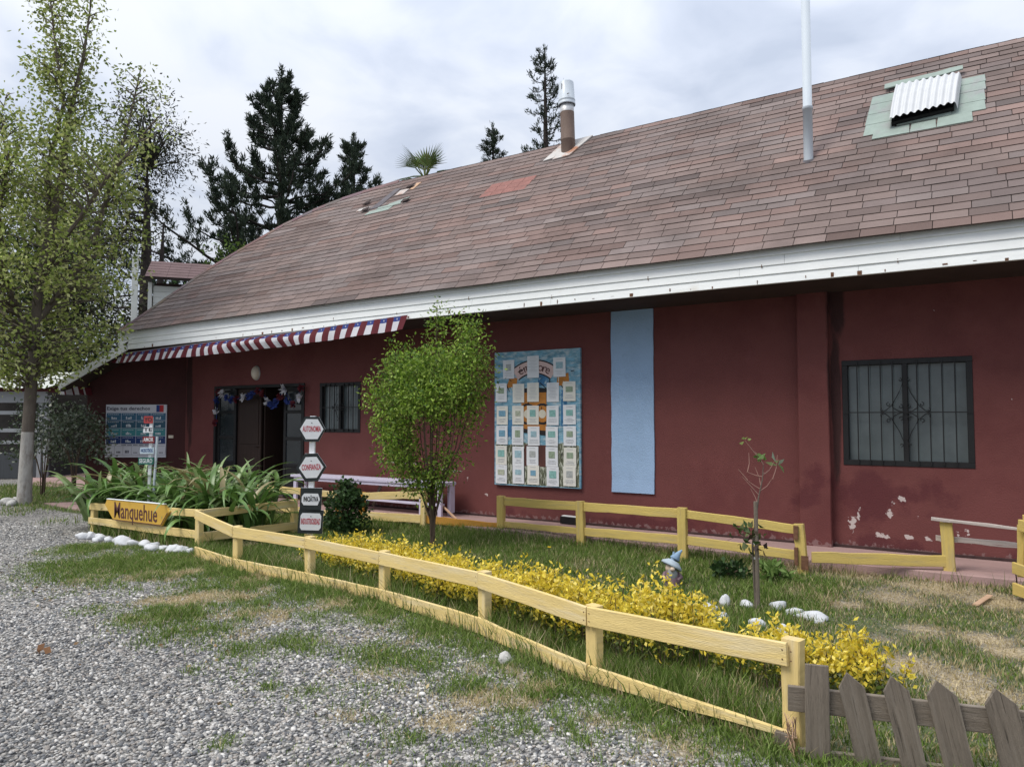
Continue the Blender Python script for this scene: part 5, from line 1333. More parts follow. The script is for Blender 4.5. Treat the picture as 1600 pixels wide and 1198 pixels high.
# ------------------------------------------------------------------ big tree at the left
g = np.random.default_rng(3)
bx, by = -15.335, 6.74
big_t = thing('broadleaf_tree', 'tall yellow green tree with a whitewashed lower trunk at the left edge of the drive', 'tree', (bx, by, 0))
def L3(u, v, z): return (bx + RT.x * u + FW.x * v, by + RT.y * u + FW.y * v, z)
trunk = [L3(0, 0, -.1), L3(.01, 0, .15), L3(.02, 0, .8), L3(.03, .01, 1.36), L3(.06, .02, 2.3), L3(.10, .03, 3.3), L3(.13, .05, 4.3), L3(.28, .08, 5.2), L3(.50, .05, 6.2), L3(.62, .0, 7.3), L3(.85, .05, 8.6), L3(.95, .1, 9.8)]
limb1 = [L3(.10, .03, 3.4), L3(.55, .3, 4.3), L3(.95, .5, 5.3), L3(1.2, .6, 6.5), L3(1.55, .5, 7.6), L3(1.8, .4, 8.6)]
limb2 = [L3(.08, .02, 3.0), L3(-.35, -.2, 4.2), L3(-.45, -.3, 5.5), L3(-.22, -.4, 6.4), L3(-.38, -.45, 7.1), L3(-.30, -.4, 7.7)]
limb3 = [L3(.13, .05, 4.2), L3(.9, -.4, 5.0), L3(1.8, -.7, 6.0), L3(2.75, -.8, 7.1)]
limb4 = [L3(.28, .1, 5.2), L3(.25, .0, 6.4), L3(.65, -.2, 7.6), L3(.45, -.2, 8.8), L3(.30, -.2, 9.9)]
limb5 = [L3(.08, .02, 3.0), L3(-.8, .4, 3.7), L3(-1.5, .6, 4.5), L3(-1.75, .7, 5.3), L3(-1.8, .7, 6.1)]
env = [(2.35, .0, .8), (2.7, .0, 1.3), (3.4, .05, 1.6), (4.3, .12, 1.8), (5.2, .2, 1.8), (6.0, .2, 1.7), (6.8, .2, 1.25), (7.4, .3, .8), (8.2, .4, .5), (9.2, .45, .32), (10.2, .45, .2)]
PALT = [(.31, .37, .09), (.38, .42, .14), (.23, .30, .06), (.42, .44, .19), (.14, .19, .04)]
broad_tree(big_t, (bx, by, 0), [trunk, limb1, limb2, limb3, limb4, limb5],
           [[.15, .125, .112, .105, .10, .09, .08, .08, .065, .05, .03, .012], [.06, .055, .045, .035, .022, .01], [.06, .05, .035, .02, .012, .006], [.05, .04, .025, .01], [.05, .04, .03, .02, .008], [.055, .05, .04, .025, .01]],
           env, 640, 27, .092, PALT, g, M['leaf'], M['bark'], .155, 1, .85, gap=1.7, tips=(6.1, 44, .15), gth=.455, zmin=1.9, bark_low=M['bark_white'], low_z=1.36, twig_r=.011)

# ------------------------------------------------------------------ young bright green tree in the lawn
g = np.random.default_rng(8)
yx, yy = -5.93, 7.29
yt = thing('young_tree', 'young bright green bushy tree growing in the lawn before the bench', 'tree', (yx, yy, 0))
def Y3(u, v, z): return (yx + RT.x * u + FW.x * v, yy + RT.y * u + FW.y * v, z)
stems = [[Y3(0, 0, -.05), Y3(.01, 0, .4), Y3(.0, .02, .8), Y3(-.02, .05, 1.3), Y3(.02, .05, 1.9), Y3(.04, .03, 2.6), Y3(.05, .0, 3.05)]]
rads = [[.030, .027, .024, .02, .015, .009, .004]]
for i in range(16):
    a = i * 2.4; r = .16 + .45 * g.uniform(); h = g.uniform(1.5, 2.5); q = g.uniform(.01, .035)
    z0_ = g.choice([-.03, -.03, .15, .4, .55])
    stems.append([Y3(q * math.cos(a), q * math.sin(a), z0_), Y3(q * 1.4 * math.cos(a), q * 1.4 * math.sin(a), max(.35, z0_ + .2)), Y3(r * .35 * math.cos(a), r * .35 * math.sin(a), .85), Y3(r * .7 * math.cos(a), r * .7 * math.sin(a), 1.25), Y3(r * math.cos(a), r * math.sin(a), h)])
    rads.append([.010, .010, .008, .007, .003])
envy = [(.72, -.06, .22), (.84, -.06, .34), (1.24, -.1, .56), (1.64, -.1, .70), (1.96, -.04, .76), (2.36, .06, .62), (2.62, .13, .52), (2.80, .19, .40), (2.92, .16, .22), (3.02, .04, .09), (3.16, .03, .06)]
PALY = [(.18, .29, .030), (.24, .35, .045), (.12, .21, .022), (.30, .40, .08), (.065, .13, .018)]
broad_tree(yt, (yx, yy, 0), stems, rads, envy, 520, 34, .054, PALY, g, M['leaf'], M['twig'], .072, 2, 1.35, gap=2.9, gth=.45, tips=(2.45, 70, .05), twig_r=.003, lw=.45)

# ------------------------------------------------------------------ golden hedge and shrubs
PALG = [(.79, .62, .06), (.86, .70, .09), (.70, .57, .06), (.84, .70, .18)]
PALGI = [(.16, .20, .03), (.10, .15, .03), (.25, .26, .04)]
def golden(name, label, cat, path, hs, width, ndens, seed, grp=None):
    g = np.random.default_rng(seed)
    P = np.array(path); root = thing(name, label, cat, (P[0][0], P[0][1], 0), grp)
    seg = np.linalg.norm(np.diff(P, axis=0), axis=1); cum = np.concatenate([[0], np.cumsum(seg)]); tot = max(cum[-1], .01)
    ns = int(ndens * max(tot, .25))
    t = g.uniform(0, tot, ns); x = np.interp(t, cum, P[:, 0]); y = np.interp(t, cum, P[:, 1]); h = np.interp(t, cum, hs)
    lump = .80 + .40 * fnoise(x, y, 2.6, seed)
    a = g.uniform(0, 6.28, ns); q = width * np.sqrt(g.uniform(0, 1, ns)); x = x + q * np.cos(a); y = y + q * np.sin(a)
    h = h * lump * (1 - .35 * (q / width) ** 2) * g.uniform(.72, 1.05, ns)
    st = MB(); Cs, Ds, T = [], [], []
    for i in range(ns):
        lx, ly = g.normal(0, .05, 2)
        top = np.array([x[i] + lx, y[i] + ly, h[i]]); b0 = np.array([x[i], y[i], 0])
        if i % 3 == 0: st.tube([tuple(b0), tuple((b0 + top) / 2 + g.normal(0, .01, 3)), tuple(top)], [.004, .003, .002], 4, cap=False)
        nl = 32; u = np.sqrt(g.uniform(.06, 1, nl)); 
        p = b0 + (top - b0) * u[:, None] + g.normal(0, .022, (nl, 3)); Cs.append(p); T.append(u)
        ang = g.uniform(0, 6.28, nl); Ds.append(np.stack([np.cos(ang), np.sin(ang), np.full(nl, .8)], 1))
    C = np.concatenate(Cs); D = np.concatenate(Ds); T = np.concatenate(T)
    V, F, col = leaves(C, .038, .021, PALG, g, dirs=D, spread=.7, fold=.2, vary=.16)
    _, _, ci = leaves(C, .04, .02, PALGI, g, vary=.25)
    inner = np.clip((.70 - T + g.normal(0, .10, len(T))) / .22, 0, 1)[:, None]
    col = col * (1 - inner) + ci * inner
    st.build('stems', M['twig'], root, 'stuff')
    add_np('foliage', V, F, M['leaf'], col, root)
    return root
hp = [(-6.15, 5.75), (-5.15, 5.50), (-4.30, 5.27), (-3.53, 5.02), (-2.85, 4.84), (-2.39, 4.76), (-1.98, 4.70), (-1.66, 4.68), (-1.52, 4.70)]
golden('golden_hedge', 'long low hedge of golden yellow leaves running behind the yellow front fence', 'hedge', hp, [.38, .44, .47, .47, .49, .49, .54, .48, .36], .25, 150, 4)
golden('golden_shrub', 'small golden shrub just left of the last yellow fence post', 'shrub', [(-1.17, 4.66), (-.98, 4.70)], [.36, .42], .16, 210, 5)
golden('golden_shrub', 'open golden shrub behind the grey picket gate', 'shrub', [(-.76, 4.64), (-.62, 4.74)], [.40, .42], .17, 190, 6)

# ------------------------------------------------------------------ agapanthus in the planter
g = np.random.default_rng(12)
def strap(L, w, elev, bend, k=9):
    """one arching strap leaf in the xz plane, as a creased band"""
    pts, x, z, a = [], 0, 0, elev
    for i in range(k + 1):
        pts.append((x, z)); x += L / k * math.cos(a); z += L / k * math.sin(a); a -= bend / k * (0.4 + 1.2 * i / k)
    V, F = [], []
    for i, (px, pz) in enumerate(pts):
        t = i / k; ww = w * (.75 + .6 * t) if t < .35 else w * (.96) * (1 - ((t - .35) / .65) ** 2.2); ww = max(ww, .002)
        V += [(px, -ww / 2, pz + ww * .18), (px, 0, pz), (px, ww / 2, pz + ww * .18)]
    for i in range(k):
        for j in range(2): F.append((i * 3 + j, i * 3 + 3 + j, i * 3 + 4 + j, i * 3 + 1 + j))
    return V, F
PALA = [(.12, .225, .05), (.165, .28, .075), (.085, .17, .035), (.25, .34, .14)]
strap_meshes = []
for i in range(26):
    V, F = strap(g.uniform(.65, 1.25), g.uniform(.062, .095), g.uniform(1.30, 1.57), g.uniform(1.5, 3.7))
    c = np.array(PALA[i % 4]) * g.uniform(.8, 1.2)
    if i == 5: c = np.array((.30, .25, .12))
    me = np_mesh('strap_leaf', np.array(V), np.array(F), M['leafy'], col=np.tile(c, (len(F), 1)), smooth=True); strap_meshes.append(me)
gid = 0
for (x, y) in [(-10.85, 6.2), (-10.35, 6.15), (-9.85, 6.35), (-9.45, 6.15), (-9.0, 6.25), (-8.65, 6.05), (-8.4, 6.4), (-10.5, 6.75), (-9.65, 6.8), (-8.85, 6.8), (-11.0, 5.95), (-9.2, 6.55)]:
    r_ = thing('agapanthus', 'clump of arching green strap leaves crowding the yellow planter bed', 'plant', (x, y, .06), 'agapanthus clumps in the planter')
    for k in range(92):
        o = add_obj('leaf', strap_meshes[g.integers(0, 26)], r_)
        o.location = (g.normal(0, .12), g.normal(0, .11), g.uniform(0, .08)); o.rotation_euler = (g.normal(0, .12), g.normal(0, .15), g.uniform(0, 6.28))
        s_ = g.uniform(.75, 1.12); o.scale = (s_, s_, s_)

# ------------------------------------------------------------------ shrubs by the wall
def shrub(name, label, x, y, h, r, n, pal, lsize, seed, lm, stems=6, z0=.0, cat='shrub', lw=.8, top=0.0, group=None):
    g = np.random.default_rng(seed); root = thing(name, label, cat, (x, y, 0), group)
    st = MB(); cl = []
    for i in range(stems):
        a = g.uniform(0, 6.28); q = r * g.uniform(.2, .8); st.tube(curve((x + .03 * math.cos(a), y + .03 * math.sin(a), -.02), (x + q * math.cos(a), y + q * math.sin(a), h * g.uniform(.6, .9)), (x, y, h * .5)), [.014, .012, .01, .008, .005], 5, cap=False)
    st.build('stem', M['twig'], root)
    nc = n // 18
    zc = g.uniform(z0, 1, nc); a = g.uniform(0, 6.28, nc); q = r * np.sqrt(g.uniform(0, 1, nc)) * np.interp(zc, [0, z0 + .25 * (1 - z0), .75, 1], [.6, 1, .75, .25 + top])
    c = np.stack([x + q * np.cos(a), y + q * np.sin(a), zc * h], 1)
    C = (c[:, None] + g.normal(size=(nc, 18, 3)) * r * .14).reshape(-1, 3); C[:, 2] = np.maximum(C[:, 2], .02)
    V, F, col = leaves(C, lsize, lsize * lw, pal, g, tone=np.repeat(g.uniform(.75, 1.25, nc), 18))
    add_np('foliage', V, F, lm, col, root); return root
PALD = [(.035, .075, .022), (.05, .10, .03), (.028, .055, .018)]
shrub('geranium_bush', 'dark green round leaved bush beside the lowest signpost boards', -7.60, 7.45, .70, .34, 2400, PALD, .055, 21, M['leaf'], lw=.95)
rb_ = shrub('rose_bush', 'dark leafy rose bush on bare stems between the whitewashed trunk and the poster', -15.55, 7.75, 1.80, .72, 1700, [(.075, .105, .055), (.11, .14, .085), (.055, .075, .042), (.20, .22, .17)], .075, 22, M['leaf_glossy'], stems=9, z0=.42, lw=.7, top=.3)
shrub('rose_bush', 'second dark rose bush directly behind the whitewashed trunk', -16.6, 7.65, 1.9, .8, 1500, [(.060, .085, .045), (.085, .11, .065), (.045, .062, .036)], .075, 23, M['leaf_glossy'], stems=7, z0=.40, lw=.7, top=.3)
shrub('leafy_weed', 'pale green broad leaved weed at the foot of the back fence by the sapling', -1.80, 7.55, .15, .22, 160, [(.12, .20, .05), (.16, .24, .07)], .12, 24, M['leaf'], stems=3, lw=.4)
shrub('leafy_weed', 'dark leafy weed on the lawn left of the sapling', -2.25, 7.45, .18, .20, 300, PALD, .06, 25, M['leaf'], stems=3, lw=.7)

# sapling with its stake
sx_, sy_ = -1.684, 6.313
sap = thing('sapling', 'thin sapling with a few leaves tied to a stake among white stones', 'sapling', (sx_, sy_, 0))
def Z3(u, v, z): return (sx_ + RT.x * u + FW.x * v, sy_ + RT.y * u + FW.y * v, z)
b = MB()
b.tube([Z3(0, 0, -.03), Z3(-.015, 0, .3), Z3(-.02, .01, .55), Z3(.01, .02, .75), Z3(.04, .02, .95), Z3(.075, .02, 1.10), Z3(.085, .02, 1.22)], [.012, .010, .009, .008, .006, .005, .003], 6); b.build('trunk', M['bark'], sap)
tips = [(.085, 1.22, .02, 1.33), (.085, 1.22, -.06, 1.42), (.075, 1.13, .18, 1.24), (.075, 1.12, -.05, 1.16), (.05, 1.02, -.05, 1.09), (.05, 1.0, .16, 1.10), (.04, .97, -.09, 1.12), (.08, 1.15, .13, 1.17), (.16, 1.10, .21, 1.30), (-.05, 1.16, -.03, 1.32), (-.05, 1.09, -.12, 1.18), (.03, .9, -.02, 1.02), (.06, 1.05, .02, 1.20)]
for u0, z0_, u1, z1_ in tips:
    b = MB(); b.tube([Z3(u0, .02, z0_), Z3((u0 + u1) / 2 + .01, .03, (z0_ + z1_) / 2 - .01), Z3(u1, .04, z1_)], [.0045, .0035, .002], 5); b.build('twig', M['twig_red'], sap)
g = np.random.default_rng(31)
def sleaf(P_, n, L, w, pal, rad, nm='leaf'):
    for i in range(n):
        V, F, col = leaves(np.array([P_]) + g.normal(0, rad, (1, 3)), L, w, pal, g, vary=.15, dirs=np.array([[0, 0, .5]]), spread=1.6, fold=.3); add_np(nm, V, F, M['leaf'], col, sap)
sleaf(Z3(.06, .0, 1.27), 7, .075, .045, [(.12, .20, .05)], .02); sleaf(Z3(.20, .03, 1.24), 5, .10, .045, [(.30, .36, .26), (.22, .28, .12)], .015); sleaf(Z3(-.06, .03, 1.42), 5, .05, .03, [(.20, .26, .07)], .015)
sleaf(Z3(-.06, 0, .62), 34, .085, .045, [(.05, .09, .025), (.12, .15, .05), (.07, .05, .03)], .06); sleaf(Z3(.05, 0, .50), 8, .07, .035, [(.12, .14, .05), (.06, .04, .035)], .05)
stk = thing('stake', 'weathered round stake holding the sapling upright', 'stake', Z3(.01, -.02, 0))
b = MB(); b.tube([Z3(.008, -.02, -.05), Z3(.004, -.02, .5), Z3(.0, -.02, .918)], [.018, .017, .016], 10); b.build('pole', M['grey_wood'], stk)
b = MB(); b.lathe([(.022, 0), (.025, .01), (.022, .02)], Z3(.004, -.01, .56), 10); b.lathe([(.022, 0), (.025, .01), (.022, .02)], Z3(.006, -.01, .44), 10); b.build('tie', M['galv'], stk)

# ------------------------------------------------------------------ conifers behind the roof
def conifer(label, x, y, H, crown0, Lmax, nwh, per, seed, dens=1.0, up=.55, shape=.9, tuft=.36, cat='conifer', nb=20):
    g = np.random.default_rng(seed); root = thing('pine_tree', label, cat, (x, y, 0))
    b = MB(); b.tube([(x, y, -.2), (x + .1, y, H * .3), (x, y + .1, H * .7), (x, y, H)], [H * .018, H * .014, H * .008, .015], 8); b.build('trunk', M['bark_dark'], root)
    br = MB(); T, TD = [], []
    for w in range(nwh):
        z = crown0 + (H - .3 - crown0) * (w / nwh) ** .9; f = 1 - (z - crown0) / (H - crown0)
        for k in range(per):
            a = g.uniform(0, 6.28); L = Lmax * (f ** shape) * g.uniform(.40, 1.22) + .25
            d = np.array([math.cos(a), math.sin(a), 0]); k_ = 9; p = np.array([x, y, z + g.normal(0, .2)]); el = g.uniform(-.12, .15); pts = [p]
            for i in range(k_):
                el2 = el + up * (i / k_) ** 2 * 1.9; p = p + (d * math.cos(el2) + np.array([0, 0, math.sin(el2)])) * L / k_ + g.normal(0, .02, 3) * L; pts.append(p)
            br.tube([tuple(q) for q in pts], [.012 * L + .02 - .012 * L * i / k_ for i in range(k_ + 1)], 4, cap=False)
            nt = max(3, int(L * 3.4 * dens))
            for q in range(nt):
                u = g.uniform(.22, 1.0) ** .8; i = min(int(u * k_), k_ - 1); fr = u * k_ - i; c = pts[i] * (1 - fr) + pts[i + 1] * fr; dr = unit(pts[i + 1] - pts[i])
                side = unit(np.cross(dr, [0, 0, 1])) * g.normal(0, .11 * L * (1.1 - u)) ; T.append(c + side + np.array([0, 0, abs(g.normal(0, .05 * L))])); TD.append(dr * .55 + side * .5 / max(.3, L * .2) + np.array([0, 0, .85]))
            for q in range(4): T.append(pts[-1] - unit(pts[-1] - pts[-2]) * q * .2); TD.append(unit(pts[-1] - pts[-2]) + np.array([0, 0, .6]))
    for q in range(int(14)): T.append(np.array([x, y, H - q * .12])); TD.append(np.array([g.normal(0, .3), g.normal(0, .3), 1.0]))
    br.build('branches', M['bark_dark'], root, 'stuff')
    T = np.array(T); TD = unit(np.array(TD)); C = np.repeat(T, nb, 0) + g.normal(0, .055, (len(T) * nb, 3)); D = np.repeat(TD, nb, 0)
    V, F, col = leaves(C, tuft, .050, [(.036, .052, .034), (.050, .066, .042), (.028, .040, .029)], g, dirs=D, spread=.95, fold=.05)
    add_np('crown', V, F, M['needle'], col, root); return root
conifer('big dark pine with upturned branch tips rising behind the hip end of the roof', -27.6, 22.6, 18.0, 5.8, 8.0, 26, 5, 41, 1.8, .66, 1.15, .28)
conifer('small dark pine just right of the big pine behind the ridge', -29.1, 28.8, 17.2, 9.5, 2.3, 18, 4, 42, 1.0, .55, .8, .28)
conifer('thin conifer tip showing above the ridge right of the palm', -25.5, 37.1, 19.8, 13, 1.5, 20, 3, 43, .7, .4, .8, .26, nb=12)
conifer('tall sparse conifer left of the stove chimney', -21.3, 36.3, 23.2, 13, 1.5, 24, 3, 44, .5, .5, .55, .24, nb=10)

# fan palm behind the ridge
px_, py_ = -15.476, 18.566
palm = thing('fan_palm', 'fan palm top showing just above the roof ridge', 'palm', (px_, py_, 0))
b = MB(); b.tube([(px_, py_, -.2), (px_, py_, 4), (px_, py_, 9.5)], [.28, .22, .2], 10); b.build('trunk', M['bark'], palm)
g = np.random.default_rng(51)
for k in range(15):
    a = k * 2.4 + g.uniform(-.3, .3); el = g.uniform(-.3, 1.4); d = np.array([math.cos(a) * math.cos(el), math.sin(a) * math.cos(el), math.sin(el)])
    c0 = np.array([px_, py_, 9.5]); c1 = c0 + d * g.uniform(.35, .6); sd = unit(np.cross(d, [0, 0, 1.0001])); nrm = np.cross(sd, d)
    b = MB(); b.tube([tuple(c0), tuple(c1)], .02, 5, cap=False, mi=1, col=(.14, .16, .05))
    for j in range(15):
        t = -1.0 + 2.0 * j / 14; dd = d * math.cos(t) + sd * math.sin(t); L = .85 * (1 - .2 * abs(t)); pp = unit(np.cross(dd, nrm))
        e = c1 + dd * L + nrm * -.10 + np.array([0, 0, -.06 * abs(t)]); m_ = c1 + dd * L * .45
        b.add([tuple(c1), tuple(m_ + pp * .022), tuple(e), tuple(m_ - pp * .022)], [(0, 1, 2, 3)], (.075 + .03 * g.uniform(), .11 + .03 * g.uniform(), .038))
    b.build('frond', [M['leaf_dull'], M['leaf_dull']], palm)

# trees behind at the left and centre
def bgtree(label, x, y, H, z0, r, ncl, per, ls, pal, seed, cr=.5, gap=None, droop=0., cat='tree', name='background_tree', squash=.8, lw=.5):
    g = np.random.default_rng(seed); t = thing(name, label, cat, (x, y, 0))
    ax = [(x, y, -.2), (x + .1, y, H * .35), (x - .1, y + .1, H * .6), (x, y, H * .8)]
    ax2 = [(x + .05, y, H * .3), (x + r * .35, y + .2, H * .5), (x + r * .4, y + .2, H * .65)]
    env = [(z0, 0, r * .6), (z0 + (H - z0) * .2, 0, r), (z0 + (H - z0) * .6, 0, r * .85), (H * .9 + z0 * .1, 0, r * .55), (H, 0, r * .3)]
    broad_tree(t, (x, y, 0), [ax, ax2], [[H * .022, H * .018, H * .012, .03], [H * .012, H * .008, .02]], env, ncl, per, ls, pal, g, M['leaf_dull'], M['bark_dark'], cr, 2, squash, gap=gap, droop=droop, twig_r=.03, lw=lw)
PALE = [(.035, .042, .024), (.05, .055, .032), (.028, .032, .022), (.06, .055, .035)]
bgtree('dark eucalyptus with hanging leaves behind the big tree, nearest the house', -23.2, 13.6, 12.3, 3.5, 1.7, 260, 44, .16, PALE, 61, .36, .5, .6, lw=.3)
bgtree('dark eucalyptus with hanging leaves behind the big tree, second from the house', -26.4, 12.6, 11.2, 3.0, 2.0, 260, 44, .16, PALE, 62, .42, .5, .6, lw=.3)
bgtree('dark bushy tree behind the stall roof', -29.5, 13.6, 8.8, 1.2, 2.6, 260, 28, .26, PALD, 63, .6)
bgtree('dense dark tree at the left edge behind the stall', -30.0, 9.2, 9.6, 1.5, 2.8, 240, 28, .26, PALE, 64, .6)
bgtree('low dark green tree behind the wing roof', -26.0, 17.0, 6.4, 1.0, 2.2, 260, 28, .22, PALD, 65, .5)
bgtree('small bright green tree top at the edge of the hip roof', -17.65, 12.9, 6.45, 2.2, .95, 150, 26, .13, [(.09, .15, .03), (.12, .19, .04), (.06, .10, .02)], 66, .22)
bgtree('low dark green tree between stall and house', -24.2, 15.2, 5.4, .6, 1.8, 240, 26, .2, PALD, 67, .45)

# ------------------------------------------------------------------ grass, weeds and gravel
g = np.random.default_rng(90)
def blades(X, Y, H, W_, col, lean=.35, z0=0.0):
    n = len(X); a = g.uniform(0, 6.28, n); b = g.uniform(0, 6.28, n)
    s = np.stack([np.cos(a), np.sin(a), np.zeros(n)], 1) * (W_ / 2)[:, None]; d = np.stack([np.cos(b), np.sin(b), np.zeros(n)], 1) * (H * lean * g.uniform(.2, 1.3, n))[:, None]
    P = np.stack([X, Y, np.full(n, z0 - .005)], 1); up = np.zeros((n, 3)); up[:, 2] = H
    V = np.stack([P - s, P + s, P + up * .55 + d * .35 + s * .75, P + up * .55 + d * .35 - s * .75, P + up * np.sqrt(np.maximum(0, 1 - (lean * .5) ** 2)) + d], 1)
    V = V.reshape(-1, 3); i = np.arange(n) * 5
    F = np.concatenate([np.stack([i, i + 1, i + 2], 1), np.stack([i, i + 2, i + 3], 1), np.stack([i + 3, i + 2, i + 4], 1)])
    return V, F, np.concatenate([col, col, col])
GC = np.array([(.120, .195, .032), (.168, .240, .055), (.082, .145, .020), (.230, .290, .095)]); DC = np.array([(.46, .38, .21), (.58, .49, .31), (.36, .29, .16)])
def gcol(n, dry):
    c = GC[g.integers(0, 4, n)] * g.uniform(.75, 1.25, n)[:, None]; d = DC[g.integers(0, 3, n)] * g.uniform(.8, 1.2, n)[:, None]
    k = (g.uniform(0, 1, n) < dry)[:, None]; return np.where(k, d, c)
# lawn inside the fences
n = 230000
X = g.uniform(-10.7, 2.2, n); Y = g.uniform(3.7, 8.62, n); gr_, dr_, so_ = masks(X, Y)
keep = (Y > fence_y(X) - .05) & (g.uniform(0, 1, n) < np.clip(gr_ * 1.0 + dr_ * .25, .12, 1))
X, Y, dr_ = X[keep], Y[keep], dr_[keep]
tall = fnoise(X, Y, 1.6, 33); nearf = np.clip(1 - (Y - fence_y(X)) / .5, 0, 1); nearb = np.clip((Y - 8.1) / .45, 0, 1)
H = (.035 + .075 * tall + .10 * nearf * (X < -.9) + .06 * nearb) * g.uniform(.6, 1.4, len(X)) * (1 - .5 * np.clip(dr_, 0, 1)) * np.where(X > -1.2, .62, 1)
V, F, c = blades(X, Y, H, g.uniform(.005, .010, len(X)), gcol(len(X), np.clip(dr_ * .95 + .10 + .22 * (X > -1.3), 0, 1)), .6)
lawn = add_np('lawn_grass', V, F, M['grass'], c, None, 'stuff')
# patches on the gravel and tall fringe along the fence
n = 300000
X = g.uniform(-10.9, .4, n); Y = g.uniform(2.2, 5.9, n); gr_, dr_, so_ = masks(X, Y)
keep = (Y <= fence_y(X) - .03) & (g.uniform(0, 1, n) < np.clip(gr_ ** 1.2 * 1.5 + dr_ ** 1.2 * .75, 0, 1)); X, Y, gr_, dr_ = X[keep], Y[keep], gr_[keep], dr_[keep]
nearf = np.clip(1 - (fence_y(X) - Y) / .3, 0, 1)
H = (.022 + .05 * gr_ * fnoise(X, Y, 5, 35) * 1.4 + .012 * nearf) * g.uniform(.5, 1.5, len(X))
V, F, c = blades(X, Y, H, g.uniform(.004, .008, len(X)), gcol(len(X), np.clip(.06 + (dr_ - gr_ * .9) * 1.5, .04, .95)), .9)
add_np('gravel_grass', V, F, M['grass'], c, None, 'stuff')
n = 4200
X = g.uniform(-8.3, -.9, n); Y = fence_y(X) + g.normal(0.11, .07, n); keep = fnoise(X, Y, 1.7, 36) > .42; X, Y = X[keep], Y[keep]
V, F, c = blades(X, Y, g.uniform(.10, .30, len(X)), g.uniform(.004, .008, len(X)), gcol(len(X), .10), .55)
add_np('tall_fence_grass', V, F, M['grass'], c, None, 'stuff')
n = 420
X = g.uniform(-6, .3, n); Y = g.normal(8.25, .12, n)
V, F, c = blades(X, Y, g.uniform(.08, .24, n), g.uniform(.004, .008, n), gcol(n, .35) * .7, .5)
add_np('wall_side_weeds', V, F, M['grass'], c, None, 'stuff')
n = 90000
X = g.uniform(-10, 2, n); Y = g.uniform(2.2, 8.5, n); gr_, dr_, so_ = masks(X, Y); keep = g.uniform(0, 1, n) < np.clip(dr_ * 1.3 - .15, 0, 1); X, Y = X[keep], Y[keep]
V, F, c = blades(X, Y, g.uniform(.008, .028, len(X)), g.uniform(.003, .006, len(X)), DC[g.integers(0, 3, len(X))] * g.uniform(.7, 1.25, len(X))[:, None], 2.6, z0=.008)
add_np('dry_straw', V, F, M['grass'], c, None, 'stuff')
n = 26000
X = g.uniform(-20, -10.8, n); Y = g.uniform(5.4, 9.3, n); gr_, dr_, so_ = masks(X, Y)
onpath = ((Y > 7.5 + (-14.6 - X) * .42) & (X < -14.4)) | ((X > -15.0) & (X < -13.0) & (Y > 6.74) & (Y < 7.6))
keep = (g.uniform(0, 1, n) < gr_) & ~onpath; X, Y = X[keep], Y[keep]
V, F, c = blades(X, Y, g.uniform(.03, .12, len(X)), g.uniform(.006, .012, len(X)), gcol(len(X), .12), .6)
add_np('verge_grass', V, F, M['grass'], c, None, 'stuff')

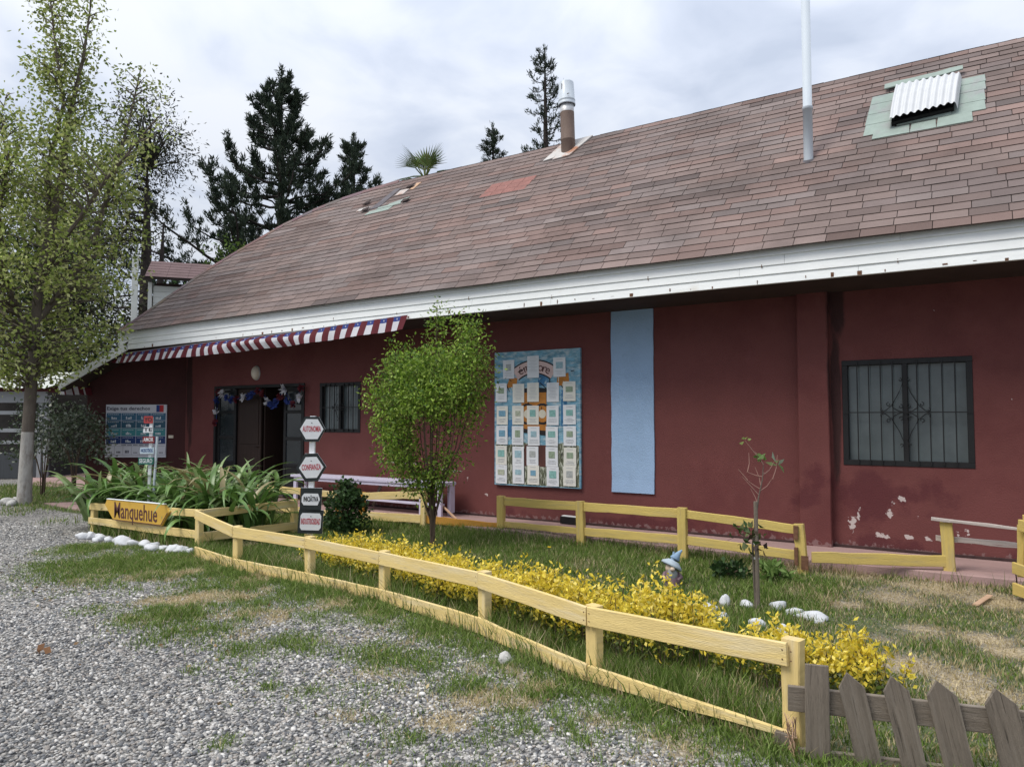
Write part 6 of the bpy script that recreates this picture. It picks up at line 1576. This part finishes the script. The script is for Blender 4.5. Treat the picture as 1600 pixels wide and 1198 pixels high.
def pebbles(name, n, dmin, dmax, rmin, rmax, sub, power):
    u = g.uniform(0, 1, n); d = (dmin ** power + u * (dmax ** power - dmin ** power)) ** (1 / power)
    lat = g.uniform(-.86, .62, n) * d
    X = FW.x * d + RT.x * lat; Y = FW.y * d + RT.y * lat
    gr_, dr_, so_ = masks(X, Y)
    onp = (X < -13) & (Y > 6.2)
    keep = (Y < fence_y(X) - .04) & (g.uniform(0, 1, n) > gr_ * .75 + dr_ * .70) & ~onp & (X > -22)
    X, Y = X[keep], Y[keep]; n = len(X)
    if sub == 0: Vb, Fb = ICO[0]
    else: Vb = np.array([(1, 0, 0), (0, 1, 0), (-1, 0, 0), (0, -1, 0), (0, 0, 1), (0, 0, -1)], float); Fb = [(0, 1, 4), (1, 2, 4), (2, 3, 4), (3, 0, 4)]
    Fb = np.array(Fb); k = len(Vb)
    r = g.uniform(rmin, rmax, n) * np.exp(g.normal(-.12, .17, n)); ax = g.uniform(.6, 1.25, (n, 3)); ax[:, 2] *= .62
    B = Vb[None] * (1 + g.uniform(-.22, .22, (n, k, 1))) * ax[:, None, :] * r[:, None, None]
    a = g.uniform(0, 6.28, n); ca, sa = np.cos(a)[:, None], np.sin(a)[:, None]
    bx_, by_ = B[..., 0] * ca - B[..., 1] * sa, B[..., 0] * sa + B[..., 1] * ca
    ti = g.normal(0, .35, (n, 1)); bz_ = B[..., 2] + bx_ * ti
    V = np.stack([bx_ + X[:, None], by_ + Y[:, None], bz_ + (r * .22)[:, None] + (fnoise(X, Y, 1.3, 9)[:, None] - .5) * .025], -1).reshape(-1, 3)
    F = (np.arange(n)[:, None, None] * k + Fb[None]).reshape(-1, 3)
    base = np.array([(.24, .235, .23), (.38, .365, .34), (.10, .10, .105), (.52, .50, .47), (.32, .29, .26), (.16, .165, .17)])
    c = base[g.integers(0, 6, n)] * g.uniform(.8, 1.2, n)[:, None] * (.78 + .44 * fnoise(X, Y, .7, 71))[:, None]
    return add_np(name, V, F, M['pebble'], np.repeat(c, len(Fb), 0), None, 'stuff', smooth=(sub == 0))
M['pebble'] = mat('grey_pebbles', (1, 1, 1), .75, .12, 60, 0, col=True)
pebbles('gravel', 62000, 2.9, 6.2, .0085, .0145, 0, 1.6)
pebbles('far_gravel', 72000, 6.2, 14.0, .011, .017, 1, 1.5)

# little things lying about
def fleck(name, x, y, L, colr, lab, cat, z=.02):
    V, F, c = leaves(np.array([[x, y, z]] * 4) + g.normal(0, .02, (4, 3)) * np.array([1, 1, .4]), L, L * .7, [colr], g, dirs=np.tile([[.6, .2, .15]], (4, 1)), spread=1.5)
    me = np_mesh(name, V - np.array([x, y, 0]), F, M['leaf_dull'], col=c); o = add_obj(name, me); o.location = (x, y, 0); tag(o, lab, cat)
fleck('dry_leaf', -5.5, 2.54, .07, (.32, .17, .09), 'curled brown dry leaf lying on the gravel at the left', 'leaf')
n = 160
X = g.uniform(-9, .2, n); Y = g.uniform(2.4, 5.2, n); keep = Y < fence_y(X); X, Y = X[keep], Y[keep]
V, F, c = leaves(np.stack([X, Y, np.full(len(X), .018)], 1), .035, .022, [(.30, .19, .10), (.42, .33, .18), (.20, .14, .08)], g, dirs=np.tile([[.8, .3, .05]], (len(X), 1)), spread=2.0)
add_np('leaf_litter', V, F, M['leaf_dull'], c, None, 'stuff')
dn = thing('dandelion', 'single yellow dandelion flower standing in the lawn', 'flower', (-4.31, 7.42, 0))
b = MB(); b.tube([(-4.31, 7.42, 0), (-4.31, 7.42, .13)], .003, 5); b.build('stem', M['twig'], dn)
b = MB()
for k in range(14):
    a = k * .449; b.add([(-4.31, 7.42, .128), (-4.31 + .02 * math.cos(a - .2), 7.42 + .02 * math.sin(a - .2), .138), (-4.31 + .028 * math.cos(a), 7.42 + .028 * math.sin(a), .142), (-4.31 + .02 * math.cos(a + .2), 7.42 + .02 * math.sin(a + .2), .138)], [(0, 1, 2, 3)])
b.build('petals', mat('dandelion_yellow', (.75, .50, .02), .7, .05, 9, 0), dn)
